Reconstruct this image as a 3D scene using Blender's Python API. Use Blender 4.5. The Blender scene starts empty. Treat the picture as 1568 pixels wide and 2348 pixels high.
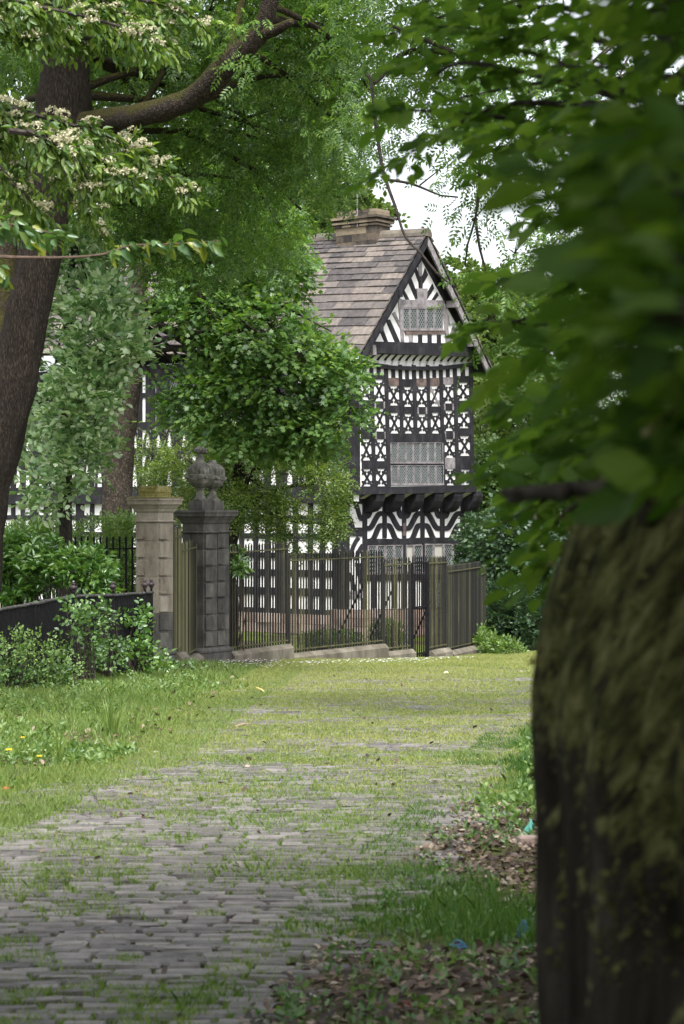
import bpy, math
import numpy as np
rng = np.random.default_rng(11)
PI = math.pi
F = 4676.5            # focal length in the pixels of the survey drawing (1568 x 2347)
CX, CY = 784.0, 1173.7
EYE = 1.6
scene = bpy.context.scene
COL = scene.collection

def A3(*a): return np.array(a, float)
def at(dx, dy, Y): return A3((dx - CX) * Y / F, Y, EYE - (dy - CY) * Y / F)
def unit(v):
    v = np.asarray(v, float)
    return v / (np.linalg.norm(v, axis=-1, keepdims=True) + 1e-12)

# ---------------------------------------------------------------- materials
def new_mat(name):
    m = bpy.data.materials.new(name); m.use_nodes = True
    nt = m.node_tree; nt.nodes.clear()
    return m, nt, nt.nodes, nt.links
def ramp(nodes, stops):
    r = nodes.new('ShaderNodeValToRGB'); e = r.color_ramp.elements
    while len(e) < len(stops): e.new(0.5)
    for k, (p, c) in enumerate(stops): e[k].position = p; e[k].color = (*c, 1)
    return r
def solid(name, stops, scale=5, rough=.8, bump=.3, bscale=None, detail=6, island=0., stretch=(1, 1, 1), spec=.3, bdist=.02, metal=0.):
    """noise coloured surface; island>0 mixes in a random tone per loose piece"""
    m, nt, N, L = new_mat(name)
    out = N.new('ShaderNodeOutputMaterial'); b = N.new('ShaderNodeBsdfPrincipled'); L.new(b.outputs[0], out.inputs[0])
    geo = N.new('ShaderNodeNewGeometry')
    mp = N.new('ShaderNodeMapping'); mp.inputs['Scale'].default_value = stretch; L.new(geo.outputs['Position'], mp.inputs['Vector'])
    n = N.new('ShaderNodeTexNoise'); n.inputs['Scale'].default_value = scale; n.inputs['Detail'].default_value = detail; n.inputs['Roughness'].default_value = .65
    L.new(mp.outputs[0], n.inputs['Vector'])
    r = ramp(N, stops)
    if island > 0:
        mx = N.new('ShaderNodeMix'); mx.inputs['Factor'].default_value = island
        L.new(n.outputs['Fac'], mx.inputs['A']); L.new(geo.outputs['Random Per Island'], mx.inputs['B']); L.new(mx.outputs['Result'], r.inputs['Fac'])
    else: L.new(n.outputs['Fac'], r.inputs['Fac'])
    L.new(r.outputs['Color'], b.inputs['Base Color'])
    b.inputs['Roughness'].default_value = rough; b.inputs['Specular IOR Level'].default_value = spec; b.inputs['Metallic'].default_value = metal
    if bump:
        n2 = N.new('ShaderNodeTexNoise'); n2.inputs['Scale'].default_value = bscale or scale * 3; n2.inputs['Detail'].default_value = 8
        L.new(mp.outputs[0], n2.inputs['Vector'])
        bp = N.new('ShaderNodeBump'); bp.inputs['Strength'].default_value = bump; bp.inputs['Distance'].default_value = bdist
        L.new(n2.outputs['Fac'], bp.inputs['Height']); L.new(bp.outputs[0], b.inputs['Normal'])
    return m
def leafmat(name, stops, trans, tmix=.45, gloss=.06, rough=.4, clump=.35, cscale=.9):
    m, nt, N, L = new_mat(name)
    out = N.new('ShaderNodeOutputMaterial')
    geo = N.new('ShaderNodeNewGeometry')
    n = N.new('ShaderNodeTexNoise'); n.inputs['Scale'].default_value = cscale; n.inputs['Detail'].default_value = 2; L.new(geo.outputs['Position'], n.inputs['Vector'])
    mx = N.new('ShaderNodeMix'); mx.inputs['Factor'].default_value = clump
    L.new(geo.outputs['Random Per Island'], mx.inputs['A']); L.new(n.outputs['Fac'], mx.inputs['B'])
    r = ramp(N, stops); L.new(mx.outputs['Result'], r.inputs['Fac'])
    d = N.new('ShaderNodeBsdfDiffuse'); L.new(r.outputs['Color'], d.inputs['Color'])
    t = N.new('ShaderNodeBsdfTranslucent')
    mc = N.new('ShaderNodeMix'); mc.data_type = 'RGBA'; mc.blend_type = 'MULTIPLY'; mc.inputs['Factor'].default_value = 1
    L.new(r.outputs['Color'], mc.inputs['A']); mc.inputs['B'].default_value = (*trans, 1); L.new(mc.outputs['Result'], t.inputs['Color'])
    s = N.new('ShaderNodeMixShader'); s.inputs[0].default_value = tmix; L.new(d.outputs[0], s.inputs[1]); L.new(t.outputs[0], s.inputs[2])
    g = N.new('ShaderNodeBsdfGlossy'); g.inputs['Roughness'].default_value = rough; g.inputs['Color'].default_value = (.9, .95, 1, 1)
    s2 = N.new('ShaderNodeMixShader'); s2.inputs[0].default_value = gloss; L.new(s.outputs[0], s2.inputs[1]); L.new(g.outputs[0], s2.inputs[2])
    L.new(s2.outputs[0], out.inputs[0])
    return m

def bark(name, stops, moss=None, mossamt=.5, scale=6, stretch=(1, 1, .18), bump=.9, bdist=.03):
    """bark with long fissures; moss grows on the upward side"""
    m, nt, N, L = new_mat(name)
    out = N.new('ShaderNodeOutputMaterial'); b = N.new('ShaderNodeBsdfPrincipled'); L.new(b.outputs[0], out.inputs[0])
    geo = N.new('ShaderNodeNewGeometry')
    mp = N.new('ShaderNodeMapping'); mp.inputs['Scale'].default_value = stretch; L.new(geo.outputs['Position'], mp.inputs['Vector'])
    n = N.new('ShaderNodeTexNoise'); n.inputs['Scale'].default_value = scale * 3; n.inputs['Detail'].default_value = 8; n.inputs['Roughness'].default_value = .7; L.new(mp.outputs[0], n.inputs['Vector'])
    v = N.new('ShaderNodeTexVoronoi'); v.feature = 'DISTANCE_TO_EDGE'; v.inputs['Scale'].default_value = scale * 4; L.new(mp.outputs[0], v.inputs['Vector'])
    ad = N.new('ShaderNodeMath'); ad.operation = 'ADD'; L.new(n.outputs['Fac'], ad.inputs[0])
    mu = N.new('ShaderNodeMath'); mu.operation = 'MULTIPLY'; mu.inputs[1].default_value = .8; mu.use_clamp = True; L.new(v.outputs['Distance'], mu.inputs[0]); L.new(mu.outputs[0], ad.inputs[1])
    sb = N.new('ShaderNodeMath'); sb.operation = 'SUBTRACT'; sb.inputs[1].default_value = .12; L.new(ad.outputs[0], sb.inputs[0])
    r = ramp(N, stops); L.new(sb.outputs[0], r.inputs['Fac'])
    col = r.outputs['Color']
    if moss:
        n3 = N.new('ShaderNodeTexNoise'); n3.inputs['Scale'].default_value = scale * .5; n3.inputs['Detail'].default_value = 6; L.new(mp.outputs[0], n3.inputs['Vector'])
        sx = N.new('ShaderNodeSeparateXYZ'); L.new(geo.outputs['Normal'], sx.inputs[0])
        m1 = N.new('ShaderNodeMath'); m1.operation = 'MULTIPLY_ADD'; m1.inputs[1].default_value = .55; L.new(sx.outputs['Z'], m1.inputs[0]); L.new(n3.outputs['Fac'], m1.inputs[2])
        rr = ramp(N, [(1 - mossamt - .08, (0, 0, 0)), (1 - mossamt + .12, (1, 1, 1))]); L.new(m1.outputs[0], rr.inputs['Fac'])
        mr = ramp(N, [(.3, moss[0]), (.7, moss[1])]); L.new(n.outputs['Fac'], mr.inputs['Fac'])
        mc = N.new('ShaderNodeMix'); mc.data_type = 'RGBA'; L.new(rr.outputs['Color'], mc.inputs['Factor']); L.new(col, mc.inputs['A']); L.new(mr.outputs['Color'], mc.inputs['B'])
        col = mc.outputs['Result']
    L.new(col, b.inputs['Base Color']); b.inputs['Roughness'].default_value = .9; b.inputs['Specular IOR Level'].default_value = .15
    bp = N.new('ShaderNodeBump'); bp.inputs['Strength'].default_value = bump; bp.inputs['Distance'].default_value = bdist
    L.new(ad.outputs[0], bp.inputs['Height']); L.new(bp.outputs[0], b.inputs['Normal'])
    return m

MT = {}
MT['timber'] = solid('black_timber', [(.28, (.008, .008, .010)), (.5, (.017, .016, .020)), (.68, (.036, .035, .040)), (.84, (.09, .085, .09))], 4, .7, .5, 14, stretch=(1, 1, .6))
MT['weathered'] = solid('weathered_timber', [(.3, (.10, .085, .085)), (.55, (.26, .24, .25)), (.8, (.40, .37, .38))], 5, .8, .4, 18)
MT['brown'] = solid('brown_timber', [(.3, (.045, .03, .028)), (.55, (.13, .095, .085)), (.8, (.28, .23, .21))], 6, .8, .4, 18)
MT['plaster'] = solid('lime_plaster', [(.25, (.50, .47, .43)), (.40, (.72, .70, .68)), (.55, (.80, .795, .79)), (.8, (.84, .84, .84))], 1.7, .9, .25, 18, detail=8)
MT['cream'] = solid('cream_plaster', [(.2, (.60, .57, .45)), (.6, (.74, .71, .58))], 3, .9, .1)
MT['slate'] = solid('stone_slate', [(.22, (.036, .034, .035)), (.40, (.078, .070, .069)), (.52, (.112, .099, .093)), (.62, (.150, .127, .112)), (.78, (.23, .205, .175))], 7, .85, .7, 22, island=.36)
MT['ridge'] = solid('ridge_stone', [(.3, (.07, .064, .06)), (.6, (.15, .13, .105)), (.8, (.21, .19, .15))], 6, .9, .5, island=.2)
MT['chimney'] = solid('chimney_stone', [(.3, (.035, .032, .031)), (.5, (.125, .10, .075)), (.7, (.24, .195, .135))], 3.5, .9, .5, 14, island=.45)
MT['plinth'] = solid('pink_sandstone', [(.3, (.17, .12, .105)), (.55, (.33, .25, .215)), (.8, (.42, .34, .30))], 4, .9, .4, island=.35)
MT['glass'] = solid('old_leaded_glass', [(.30, (.014, .020, .019)), (.55, (.040, .051, .049)), (.75, (.10, .12, .116))], 3.5, .22, .45, 7, detail=3, spec=.36, bdist=.02, island=.5)
MT['lead'] = solid('window_lead', [(.3, (.15, .17, .17)), (.7, (.25, .275, .275))], 9, .6, 0)
MT['blind'] = solid('window_board', [(.3, (.42, .41, .36)), (.7, (.50, .49, .44))], 3, .8, .05)
MT['buff'] = solid('buff_gate_stone', [(.25, (.075, .062, .046)), (.42, (.20, .172, .135)), (.58, (.285, .252, .205)), (.78, (.385, .35, .29))], 3.2, .9, .6, 30, island=.12, stretch=(1, 1, .45), detail=9)
MT['soot'] = solid('sooty_gate_stone', [(.25, (.028, .027, .027)), (.5, (.072, .068, .063)), (.75, (.15, .14, .12))], 5, .9, .5, 30, island=.2, stretch=(1, 1, .6))
MT['urn'] = solid('weathered_urn_stone', [(.25, (.040, .038, .034)), (.48, (.11, .105, .09)), (.75, (.26, .25, .22))], 9, .9, .5, 40)
MT['mosscap'] = solid('moss_on_stone', [(.3, (.10, .085, .03)), (.5, (.20, .18, .05)), (.75, (.30, .28, .19))], 14, .95, .6, 40)
MT['wallstone'] = solid('low_wall_stone', [(.25, (.060, .053, .040)), (.5, (.135, .120, .092)), (.75, (.25, .225, .185))], 3, .9, .4, 24, stretch=(1, 1, .35))
MT['algae'] = solid('algae_covered_iron', [(.30, (.016, .016, .014)), (.46, (.046, .045, .027)), (.62, (.105, .100, .052)), (.80, (.20, .19, .105))], 4, .85, .1, island=.62, stretch=(1, 1, .2))
MT['moss'] = leafmat('moss_tuft', [(.1, (.035, .038, .014)), (.5, (.095, .098, .034)), (.85, (.18, .175, .075))], (1, 1, .6), .25, .0, .6, clump=.5, cscale=9)
MT['beechlight'] = leafmat('lit_overhanging_leaf', [(.12, (.060, .125, .026)), (.5, (.115, .215, .045)), (.85, (.19, .30, .075))], (1.55, 1.6, .6), .55, .015, .5, clump=.2)  # lighter copy of overhanging_leaf; the light on the far boughs is in its colour
MT['iron'] = solid('black_iron', [(.3, (.006, .006, .007)), (.7, (.015, .015, .017))], 10, .75, .1, spec=.1)
MT['mossiron'] = solid('algae_stained_iron', [(.30, (.010, .010, .011)), (.52, (.020, .020, .018)), (.68, (.046, .045, .024)), (.82, (.11, .105, .050))], 2.5, .8, .1, island=.5, stretch=(1, 1, .25))
MT['ironrail'] = solid('mossy_iron_rail', [(.3, (.030, .030, .020)), (.6, (.095, .09, .042)), (.8, (.17, .16, .09))], 8, .8, .2)
MT['finial'] = solid('purple_brown_iron', [(.3, (.018, .012, .016)), (.7, (.05, .036, .044))], 14, .45, .1)
MT['handrail'] = solid('worn_top_rail', [(.3, (.016, .015, .015)), (.6, (.075, .07, .068)), (.8, (.17, .16, .155))], 12, .7, .2)
MT['sett'] = solid('stone_sett', [(.28, (.066, .061, .058)), (.5, (.128, .118, .111)), (.72, (.215, .20, .185))], 9, .8, .5, 40, island=.30)
MT['white_pvc'] = solid('white_gutter', [(.3, (.6, .6, .6)), (.7, (.75, .75, .75))], 4, .4, 0)

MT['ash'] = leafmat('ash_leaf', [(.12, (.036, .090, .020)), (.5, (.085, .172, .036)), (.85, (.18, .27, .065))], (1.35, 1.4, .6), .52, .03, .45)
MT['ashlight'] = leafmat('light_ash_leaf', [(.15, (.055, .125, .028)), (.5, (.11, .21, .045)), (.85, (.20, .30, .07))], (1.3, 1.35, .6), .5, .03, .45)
MT['maple'] = leafmat('maple_leaf', [(.12, (.050, .118, .028)), (.5, (.105, .205, .052)), (.85, (.20, .30, .088))], (1.3, 1.35, .55), .48, .03, .45)
MT['hawthorn'] = leafmat('hawthorn_leaf', [(.12, (.055, .115, .022)), (.5, (.125, .200, .045)), (.85, (.25, .315, .085))], (1.25, 1.25, .5), .45, .03, .5)
MT['whitebeam'] = leafmat('pale_leaf', [(.12, (.10, .22, .065)), (.45, (.26, .40, .155)), (.78, (.62, .72, .50))], (1.0, 1.1, .6), .36, .07, .45, clump=.2)
MT['cherry'] = leafmat('cherry_leaf', [(.1, (.055, .13, .04)), (.7, (.12, .22, .06)), (.93, (.26, .28, .03))], (1.2, 1.25, .5), .4, .045, .35, clump=.1)
MT['flowering'] = leafmat('rowan_leaf', [(.12, (.055, .115, .022)), (.5, (.115, .20, .040)), (.85, (.21, .29, .065))], (1.25, 1.3, .5), .45, .03, .45, clump=.2)
MT['blossom'] = leafmat('cream_blossom', [(.1, (.38, .37, .23)), (.5, (.56, .53, .37)), (.9, (.70, .66, .50))], (1, 1, .9), .3, .0)
MT['rhodo'] = leafmat('laurel_leaf', [(.12, (.045, .125, .025)), (.5, (.11, .225, .045)), (.85, (.21, .34, .075))], (1.1, 1.2, .5), .38, .07, .35)
MT['shrub'] = leafmat('light_shrub_leaf', [(.12, (.07, .14, .03)), (.5, (.14, .235, .055)), (.85, (.24, .34, .09))], (1.1, 1.2, .5), .4, .04, .45)
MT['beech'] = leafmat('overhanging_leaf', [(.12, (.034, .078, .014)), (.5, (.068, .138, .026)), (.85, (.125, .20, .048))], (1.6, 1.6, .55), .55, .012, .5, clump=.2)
MT['wood'] = leafmat('distant_leaf', [(.12, (.050, .105, .034)), (.5, (.095, .165, .052)), (.85, (.18, .25, .09))], (1.2, 1.25, .6), .42, .03, .5, clump=.5, cscale=.5)
MT['woodlight'] = leafmat('light_distant_leaf', [(.12, (.075, .13, .03)), (.5, (.145, .215, .05)), (.85, (.24, .31, .09))], (1.2, 1.25, .6), .42, .03, .5, clump=.5, cscale=.5)
MT['under'] = leafmat('dark_undergrowth', [(.12, (.020, .052, .020)), (.5, (.040, .088, .034)), (.85, (.085, .14, .05))], (1.1, 1.2, .6), .35, .04, .5, clump=.4)
MT['ivy'] = leafmat('ivy_leaf', [(.12, (.040, .095, .024)), (.5, (.090, .175, .045)), (.85, (.17, .27, .08))], (1.1, 1.2, .5), .35, .05, .4)
MT['box'] = leafmat('box_leaf', [(.12, (.035, .08, .014)), (.5, (.075, .135, .022)), (.85, (.14, .20, .035))], (1.1, 1.1, .5), .3, .05, .4)
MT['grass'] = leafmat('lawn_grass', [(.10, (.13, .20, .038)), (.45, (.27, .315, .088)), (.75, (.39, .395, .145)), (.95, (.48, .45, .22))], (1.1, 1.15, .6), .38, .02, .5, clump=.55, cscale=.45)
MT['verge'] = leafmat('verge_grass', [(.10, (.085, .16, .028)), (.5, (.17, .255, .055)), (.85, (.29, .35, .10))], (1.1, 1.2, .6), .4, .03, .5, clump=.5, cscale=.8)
MT['shadegrass'] = leafmat('shade_toned_grass', [(.10, (.035, .10, .012)), (.5, (.068, .155, .020)), (.85, (.12, .21, .032))], (1.1, 1.2, .6), .4, .03, .5, clump=.4, cscale=.8)  # darker green grass with the tree shade put into its colour
MT['deadleaf'] = leafmat('dead_leaf', [(.1, (.035, .022, .016)), (.5, (.11, .075, .055)), (.8, (.25, .18, .13)), (.95, (.42, .35, .28))], (1, .9, .8), .15, .03, .5, clump=.1)
MT['daisy'] = leafmat('daisy_petal', [(.1, (.65, .65, .63)), (.9, (.8, .8, .8))], (1, 1, 1), .3, .0)
MT['barkash'] = bark('ash_bark', [(.22, (.007, .005, .004)), (.5, (.023, .018, .014)), (.85, (.080, .064, .050))], [(.018, .019, .007), (.042, .040, .013)], .16, 13, (1, 1, .16), 1., .04)
MT['barklimb'] = bark('mossy_limb_bark', [(.25, (.011, .009, .007)), (.5, (.032, .025, .019)), (.8, (.085, .07, .058))], [(.020, .020, .006), (.058, .052, .016)], .40, 9, (.7, .7, .7), .9, .03)
MT['barkmaple'] = bark('flaking_bark', [(.25, (.018, .015, .012)), (.5, (.052, .043, .034)), (.8, (.13, .105, .085))], [(.03, .033, .014), (.06, .062, .025)], .14, 5, (1, 1, .6), .9, .03)
MT['barkdark'] = bark('dark_bark', [(.25, (.012, .010, .009)), (.5, (.035, .029, .025)), (.8, (.08, .068, .058))], None, 0, 8, (1, 1, .2), .6, .01)
MT['twig'] = solid('twig_bark', [(.3, (.018, .014, .012)), (.7, (.065, .052, .045))], 20, .9, .2)
MT['twigred'] = solid('reddish_twig', [(.3, (.07, .045, .035)), (.7, (.16, .11, .085))], 20, .8, .2)


def mosstrunk():
    """near trunk: dark bark, diagonal ridges of moss on the upper part"""
    m, nt, N, L = new_mat('mossy_ridged_bark')
    out = N.new('ShaderNodeOutputMaterial'); b = N.new('ShaderNodeBsdfPrincipled'); L.new(b.outputs[0], out.inputs[0]); b.inputs['Roughness'].default_value = .95; b.inputs['Specular IOR Level'].default_value = .1
    geo = N.new('ShaderNodeNewGeometry')
    mp = N.new('ShaderNodeMapping'); mp.vector_type = 'TEXTURE'; mp.inputs['Rotation'].default_value = (0, math.radians(38), 0); mp.inputs['Scale'].default_value = (1, 1, 5.5); L.new(geo.outputs['Position'], mp.inputs['Vector'])
    n = N.new('ShaderNodeTexNoise'); n.inputs['Scale'].default_value = 42; n.inputs['Detail'].default_value = 7; n.inputs['Roughness'].default_value = .68; L.new(mp.outputs[0], n.inputs['Vector'])
    nb = N.new('ShaderNodeTexNoise'); nb.inputs['Scale'].default_value = 5; nb.inputs['Detail'].default_value = 5; L.new(geo.outputs['Position'], nb.inputs['Vector'])
    mp2 = N.new('ShaderNodeMapping'); mp2.inputs['Scale'].default_value = (1, 1, .2); L.new(geo.outputs['Position'], mp2.inputs['Vector'])
    nv = N.new('ShaderNodeTexNoise'); nv.inputs['Scale'].default_value = 26; nv.inputs['Detail'].default_value = 7; L.new(mp2.outputs[0], nv.inputs['Vector'])
    sx = N.new('ShaderNodeSeparateXYZ'); L.new(geo.outputs['Position'], sx.inputs[0])
    hz = N.new('ShaderNodeMapRange'); hz.inputs['From Min'].default_value = .95; hz.inputs['From Max'].default_value = 1.45; hz.inputs['To Min'].default_value = -.16; hz.inputs['To Max'].default_value = .14; L.new(sx.outputs['Z'], hz.inputs['Value'])
    a1 = N.new('ShaderNodeMath'); a1.operation = 'ADD'; L.new(n.outputs['Fac'], a1.inputs[0]); L.new(hz.outputs[0], a1.inputs[1])
    a2 = N.new('ShaderNodeMath'); a2.operation = 'MULTIPLY_ADD'; a2.inputs[1].default_value = .5; L.new(nb.outputs['Fac'], a2.inputs[0]); L.new(a1.outputs[0], a2.inputs[2])
    rr = ramp(N, [(.70, (0, 0, 0)), (.80, (1, 1, 1))]); L.new(a2.outputs[0], rr.inputs['Fac'])
    bk = ramp(N, [(.3, (.016, .014, .012)), (.55, (.040, .034, .030)), (.8, (.085, .074, .066))]); L.new(nv.outputs['Fac'], bk.inputs['Fac'])
    ms = ramp(N, [(.36, (.010, .010, .007)), (.46, (.055, .057, .022)), (.56, (.125, .126, .050)), (.68, (.23, .225, .11))]); L.new(n.outputs['Fac'], ms.inputs['Fac'])
    mc = N.new('ShaderNodeMix'); mc.data_type = 'RGBA'; L.new(rr.outputs['Color'], mc.inputs['Factor']); L.new(bk.outputs['Color'], mc.inputs['A']); L.new(ms.outputs['Color'], mc.inputs['B']); L.new(mc.outputs['Result'], b.inputs['Base Color'])
    ad = N.new('ShaderNodeMath'); ad.operation = 'ADD'; L.new(n.outputs['Fac'], ad.inputs[0]); L.new(nv.outputs['Fac'], ad.inputs[1])
    bp = N.new('ShaderNodeBump'); bp.inputs['Strength'].default_value = 1; bp.inputs['Distance'].default_value = .03; L.new(ad.outputs[0], bp.inputs['Height']); L.new(bp.outputs[0], b.inputs['Normal'])
    return m
MT['mosstrunk'] = mosstrunk()

# ---------------------------------------------------------------- mesh building
class MB:
    def __init__(s): s.v = []; s.f = []
    def add(s, verts, faces):
        o = len(s.v); s.v.extend([tuple(map(float, p)) for p in verts]); s.f.extend([tuple(i + o for i in f) for f in faces])
    def hexa(s, p):    # 8 corners: bottom ring 0-3, top ring 4-7
        s.add(p, [(3, 2, 1, 0), (4, 5, 6, 7), (0, 1, 5, 4), (1, 2, 6, 5), (2, 3, 7, 6), (3, 0, 4, 7)])
    def box(s, c, hx, hy, hz, ax=None, ay=None):
        c = np.asarray(c, float); ax = A3(1, 0, 0) if ax is None else np.asarray(ax); ay = A3(0, 1, 0) if ay is None else np.asarray(ay); az = A3(0, 0, 1)
        s.hexa([c + ax * hx * i + ay * hy * j + az * hz * k for k in (-1, 1) for i, j in ((-1, -1), (1, -1), (1, 1), (-1, 1))])
    def bar(s, a, b, w, h=None, up=(0, 0, 1)):      # beam from a to b
        a = np.asarray(a, float); b = np.asarray(b, float); d = unit(b - a); h = w if h is None else h
        up = np.asarray(up, float)
        if abs(d @ up) > .95: up = A3(1, 0, 0)
        sx = unit(np.cross(d, up)); sz = np.cross(sx, d)
        s.hexa([p + sx * i * w / 2 + sz * j * h / 2 for p in (a, b) for i, j in ((-1, -1), (1, -1), (1, 1), (-1, 1))])
    def loft(s, rings, cap=True):
        n = len(rings[0]); o = len(s.v)
        for r in rings: s.v.extend([tuple(map(float, p)) for p in r])
        for k in range(len(rings) - 1):
            for i in range(n):
                j = (i + 1) % n; s.f.append((o + k * n + i, o + k * n + j, o + (k + 1) * n + j, o + (k + 1) * n + i))
        if cap:
            s.f.append(tuple(o + i for i in range(n - 1, -1, -1))); s.f.append(tuple(o + (len(rings) - 1) * n + i for i in range(n)))
    def lathe(s, c, prof, sides=16, flute=None, rot=0):
        rings = []
        for k, (r, z) in enumerate(prof):
            ring = []
            for i in range(sides):
                a = 2 * PI * i / sides + rot
                rr = r * (1 + (flute(k, a) if flute else 0))
                ring.append((c[0] + rr * math.cos(a), c[1] + rr * math.sin(a), c[2] + z))
            rings.append(ring)
        s.loft(rings)
    def tube(s, pts, rads, sides=8, rough=0., seed=0, step=None, ridge=0., rk=3.2):
        pts = np.asarray(pts, float); rads = np.asarray(rads, float)
        if step:
            pts, rads = resample(pts, rads, step)
        n = len(pts); t = unit(np.gradient(pts, axis=0)); 
        u = np.cross(t[0], A3(0.3, 1, .2)); u = unit(u)
        rings = []; ang = np.arange(sides) * 2 * PI / sides
        arc = np.concatenate([[0], np.cumsum(np.linalg.norm(np.diff(pts, axis=0), axis=1))]) / max(rads.max(), .02)
        for k in range(n):
            u = unit(u - t[k] * (u @ t[k])); w = np.cross(t[k], u)
            r = np.full(sides, rads[k])
            if rough:
                q = pts[k] + (np.cos(ang)[:, None] * u + np.sin(ang)[:, None] * w) * rads[k]
                r = r * (1 + rough * noise3(q, 1.2 / max(rads.max(), .02), seed) * .6 + rough * .5 * noise3(q, 4 / max(rads.max(), .02), seed + 5))
            if ridge:
                qq = np.stack([np.cos(ang) * rk, np.sin(ang) * rk, 0 * ang + arc[k] * .45], 1)
                r = r * (1 + ridge * (np.abs(noise3(qq, 2.2, seed + 9)) - .4) + ridge * .6 * noise3(qq * A3(2, 2, 2.2), 2.5, seed + 10))
            rings.append(pts[k] + (np.cos(ang) * r)[:, None] * u + (np.sin(ang) * r)[:, None] * w)
        s.loft(rings)
    def build(s, name, mat, parent=None, smooth=False):
        v = np.array(s.v, float).reshape(-1, 3)
        return link_mesh(name, v, s.f, mat, parent, smooth)

def world_off(o):
    off = np.zeros(3)
    while o is not None: off += np.array(o.location); o = o.parent
    return off
def link_mesh(name, v, faces, mat, parent=None, smooth=False):
    me = bpy.data.meshes.new(name)
    off = world_off(parent) if parent else np.zeros(3)
    v = np.asarray(v, np.float64) - off
    if isinstance(faces, tuple):       # (flat loops, loop totals)
        loops, tot = faces
        me.vertices.add(len(v)); me.vertices.foreach_set('co', v.astype(np.float32).ravel())
        me.loops.add(len(loops)); me.loops.foreach_set('vertex_index', loops.astype(np.int32))
        me.polygons.add(len(tot)); st = np.zeros(len(tot), np.int32); st[1:] = np.cumsum(tot)[:-1]
        me.polygons.foreach_set('loop_start', st)
        try: me.polygons.foreach_set('loop_total', tot.astype(np.int32))
        except Exception: pass
        me.update(calc_edges=True)
    else:
        me.from_pydata(v.tolist(), [], faces); me.update()
    if smooth: me.polygons.foreach_set('use_smooth', np.ones(len(me.polygons), bool))
    me.materials.append(mat)
    o = bpy.data.objects.new(name, me); COL.objects.link(o)
    if parent: o.parent = parent
    return o
def empty(name, loc, label, cat, group=None):
    o = bpy.data.objects.new(name, None); COL.objects.link(o); o.location = tuple(map(float, loc)); o.empty_display_size = .2
    o['label'] = label; o['category'] = cat
    if group: o['group'] = group
    return o
def tag(o, label=None, cat=None, group=None, kind=None):
    if label: o['label'] = label
    if cat: o['category'] = cat
    if group: o['group'] = group
    if kind: o['kind'] = kind
    return o

_nk = {}
def noise3(p, scale, seed=0):
    """cheap smooth noise about -1..1"""
    if seed not in _nk:
        r = np.random.default_rng(1000 + seed); _nk[seed] = (unit(r.normal(size=(9, 3))) * r.uniform(.6, 1.9, (9, 1)), r.uniform(0, 6.28, 9))
    k, ph = _nk[seed]
    return np.cos(np.asarray(p) @ k.T * scale + ph).sum(-1) / 4.2
def resample(pts, rads, step):
    """Catmull-Rom through pts"""
    P = np.vstack([2 * pts[0] - pts[1], pts, 2 * pts[-1] - pts[-2]]); out = []; ro = []
    for i in range(1, len(P) - 2):
        L = np.linalg.norm(P[i + 1] - P[i]); m = max(1, int(L / step))
        for k in range(m):
            t = k / m
            out.append(.5 * (2 * P[i] + (P[i + 1] - P[i - 1]) * t + (2 * P[i - 1] - 5 * P[i] + 4 * P[i + 1] - P[i + 2]) * t * t + (3 * P[i] - P[i - 1] - 3 * P[i + 1] + P[i + 2]) * t ** 3))
            ro.append(rads[i - 1] * (1 - t) + rads[i] * t)
    out.append(pts[-1]); ro.append(rads[-1])
    return np.array(out), np.array(ro)

# ---------------------------------------------------------------- leaves
def T_diamond(w=.42, fold=.12): return np.array([(0, 0, 0), (-w / 2, .45, fold), (0, 1, -.06), (w / 2, .45, fold)]), [(0, 1, 2), (0, 2, 3)]
def T_oval(w=.5, fold=.10, tip=1., curl=.1):
    v = np.array([(0, 0, 0), (-w * .42, .25, fold), (-w * .5, .52, fold), (-w * .3, .8, fold * .3 - curl * .5), (0, tip, -curl), (w * .3, .8, fold * .3 - curl * .5), (w * .5, .52, fold), (w * .42, .25, fold)])
    return v, [(0, 1, 2, 3, 4), (0, 4, 5, 6, 7)]
def T_maple():
    import math as m
    out = []
    for a, r in ((-150, .28), (-112, .50), (-85, .30), (-52, .60), (-26, .34), (0, .66), (26, .34), (52, .60), (85, .30), (112, .50), (150, .28)):
        out.append((r * m.sin(m.radians(a)), .36 + r * m.cos(m.radians(a)), -.10 * r * r * 2))
    return np.array(out), [tuple(range(11))]
def T_pinnate(n=4, lw=.15, ll=.36):
    v = []; f = []
    def leaflet(x, y, ang, L):
        o = len(v); dx, dy = math.sin(ang), math.cos(ang); w = L * lw / ll * .5
        for a, b, z in ((0, 0, 0), (-w, .45 * L, .02), (0, L, -.08), (w, .45 * L, .02)):
            v.append((x + dy * a + dx * b, y - dx * a + dy * b, z - .12 * y * y))
        f.append((o, o + 1, o + 2, o + 3))
    for k in range(n):
        y = .18 + .62 * k / (n - 1)
        for sg in (-1, 1): leaflet(0, y, sg * 1.05, ll * (1 - .18 * abs(k - 1.5) / 1.5))
    leaflet(0, .85, 0, ll)
    return np.array(v), f
def T_cross():      # two crossed ragged clumps used for far crowns
    v = []; f = []
    for ang in (0, 1.1, 2.2):
        o = len(v); c, s = math.cos(ang), math.sin(ang)
        for x, y in ((0, 0), (-.28, .45), (0, 1), (.28, .45)): v.append((x * c, y, x * s))
        f.append((o, o + 1, o + 2, o + 3))
    return np.array(v), f

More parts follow.
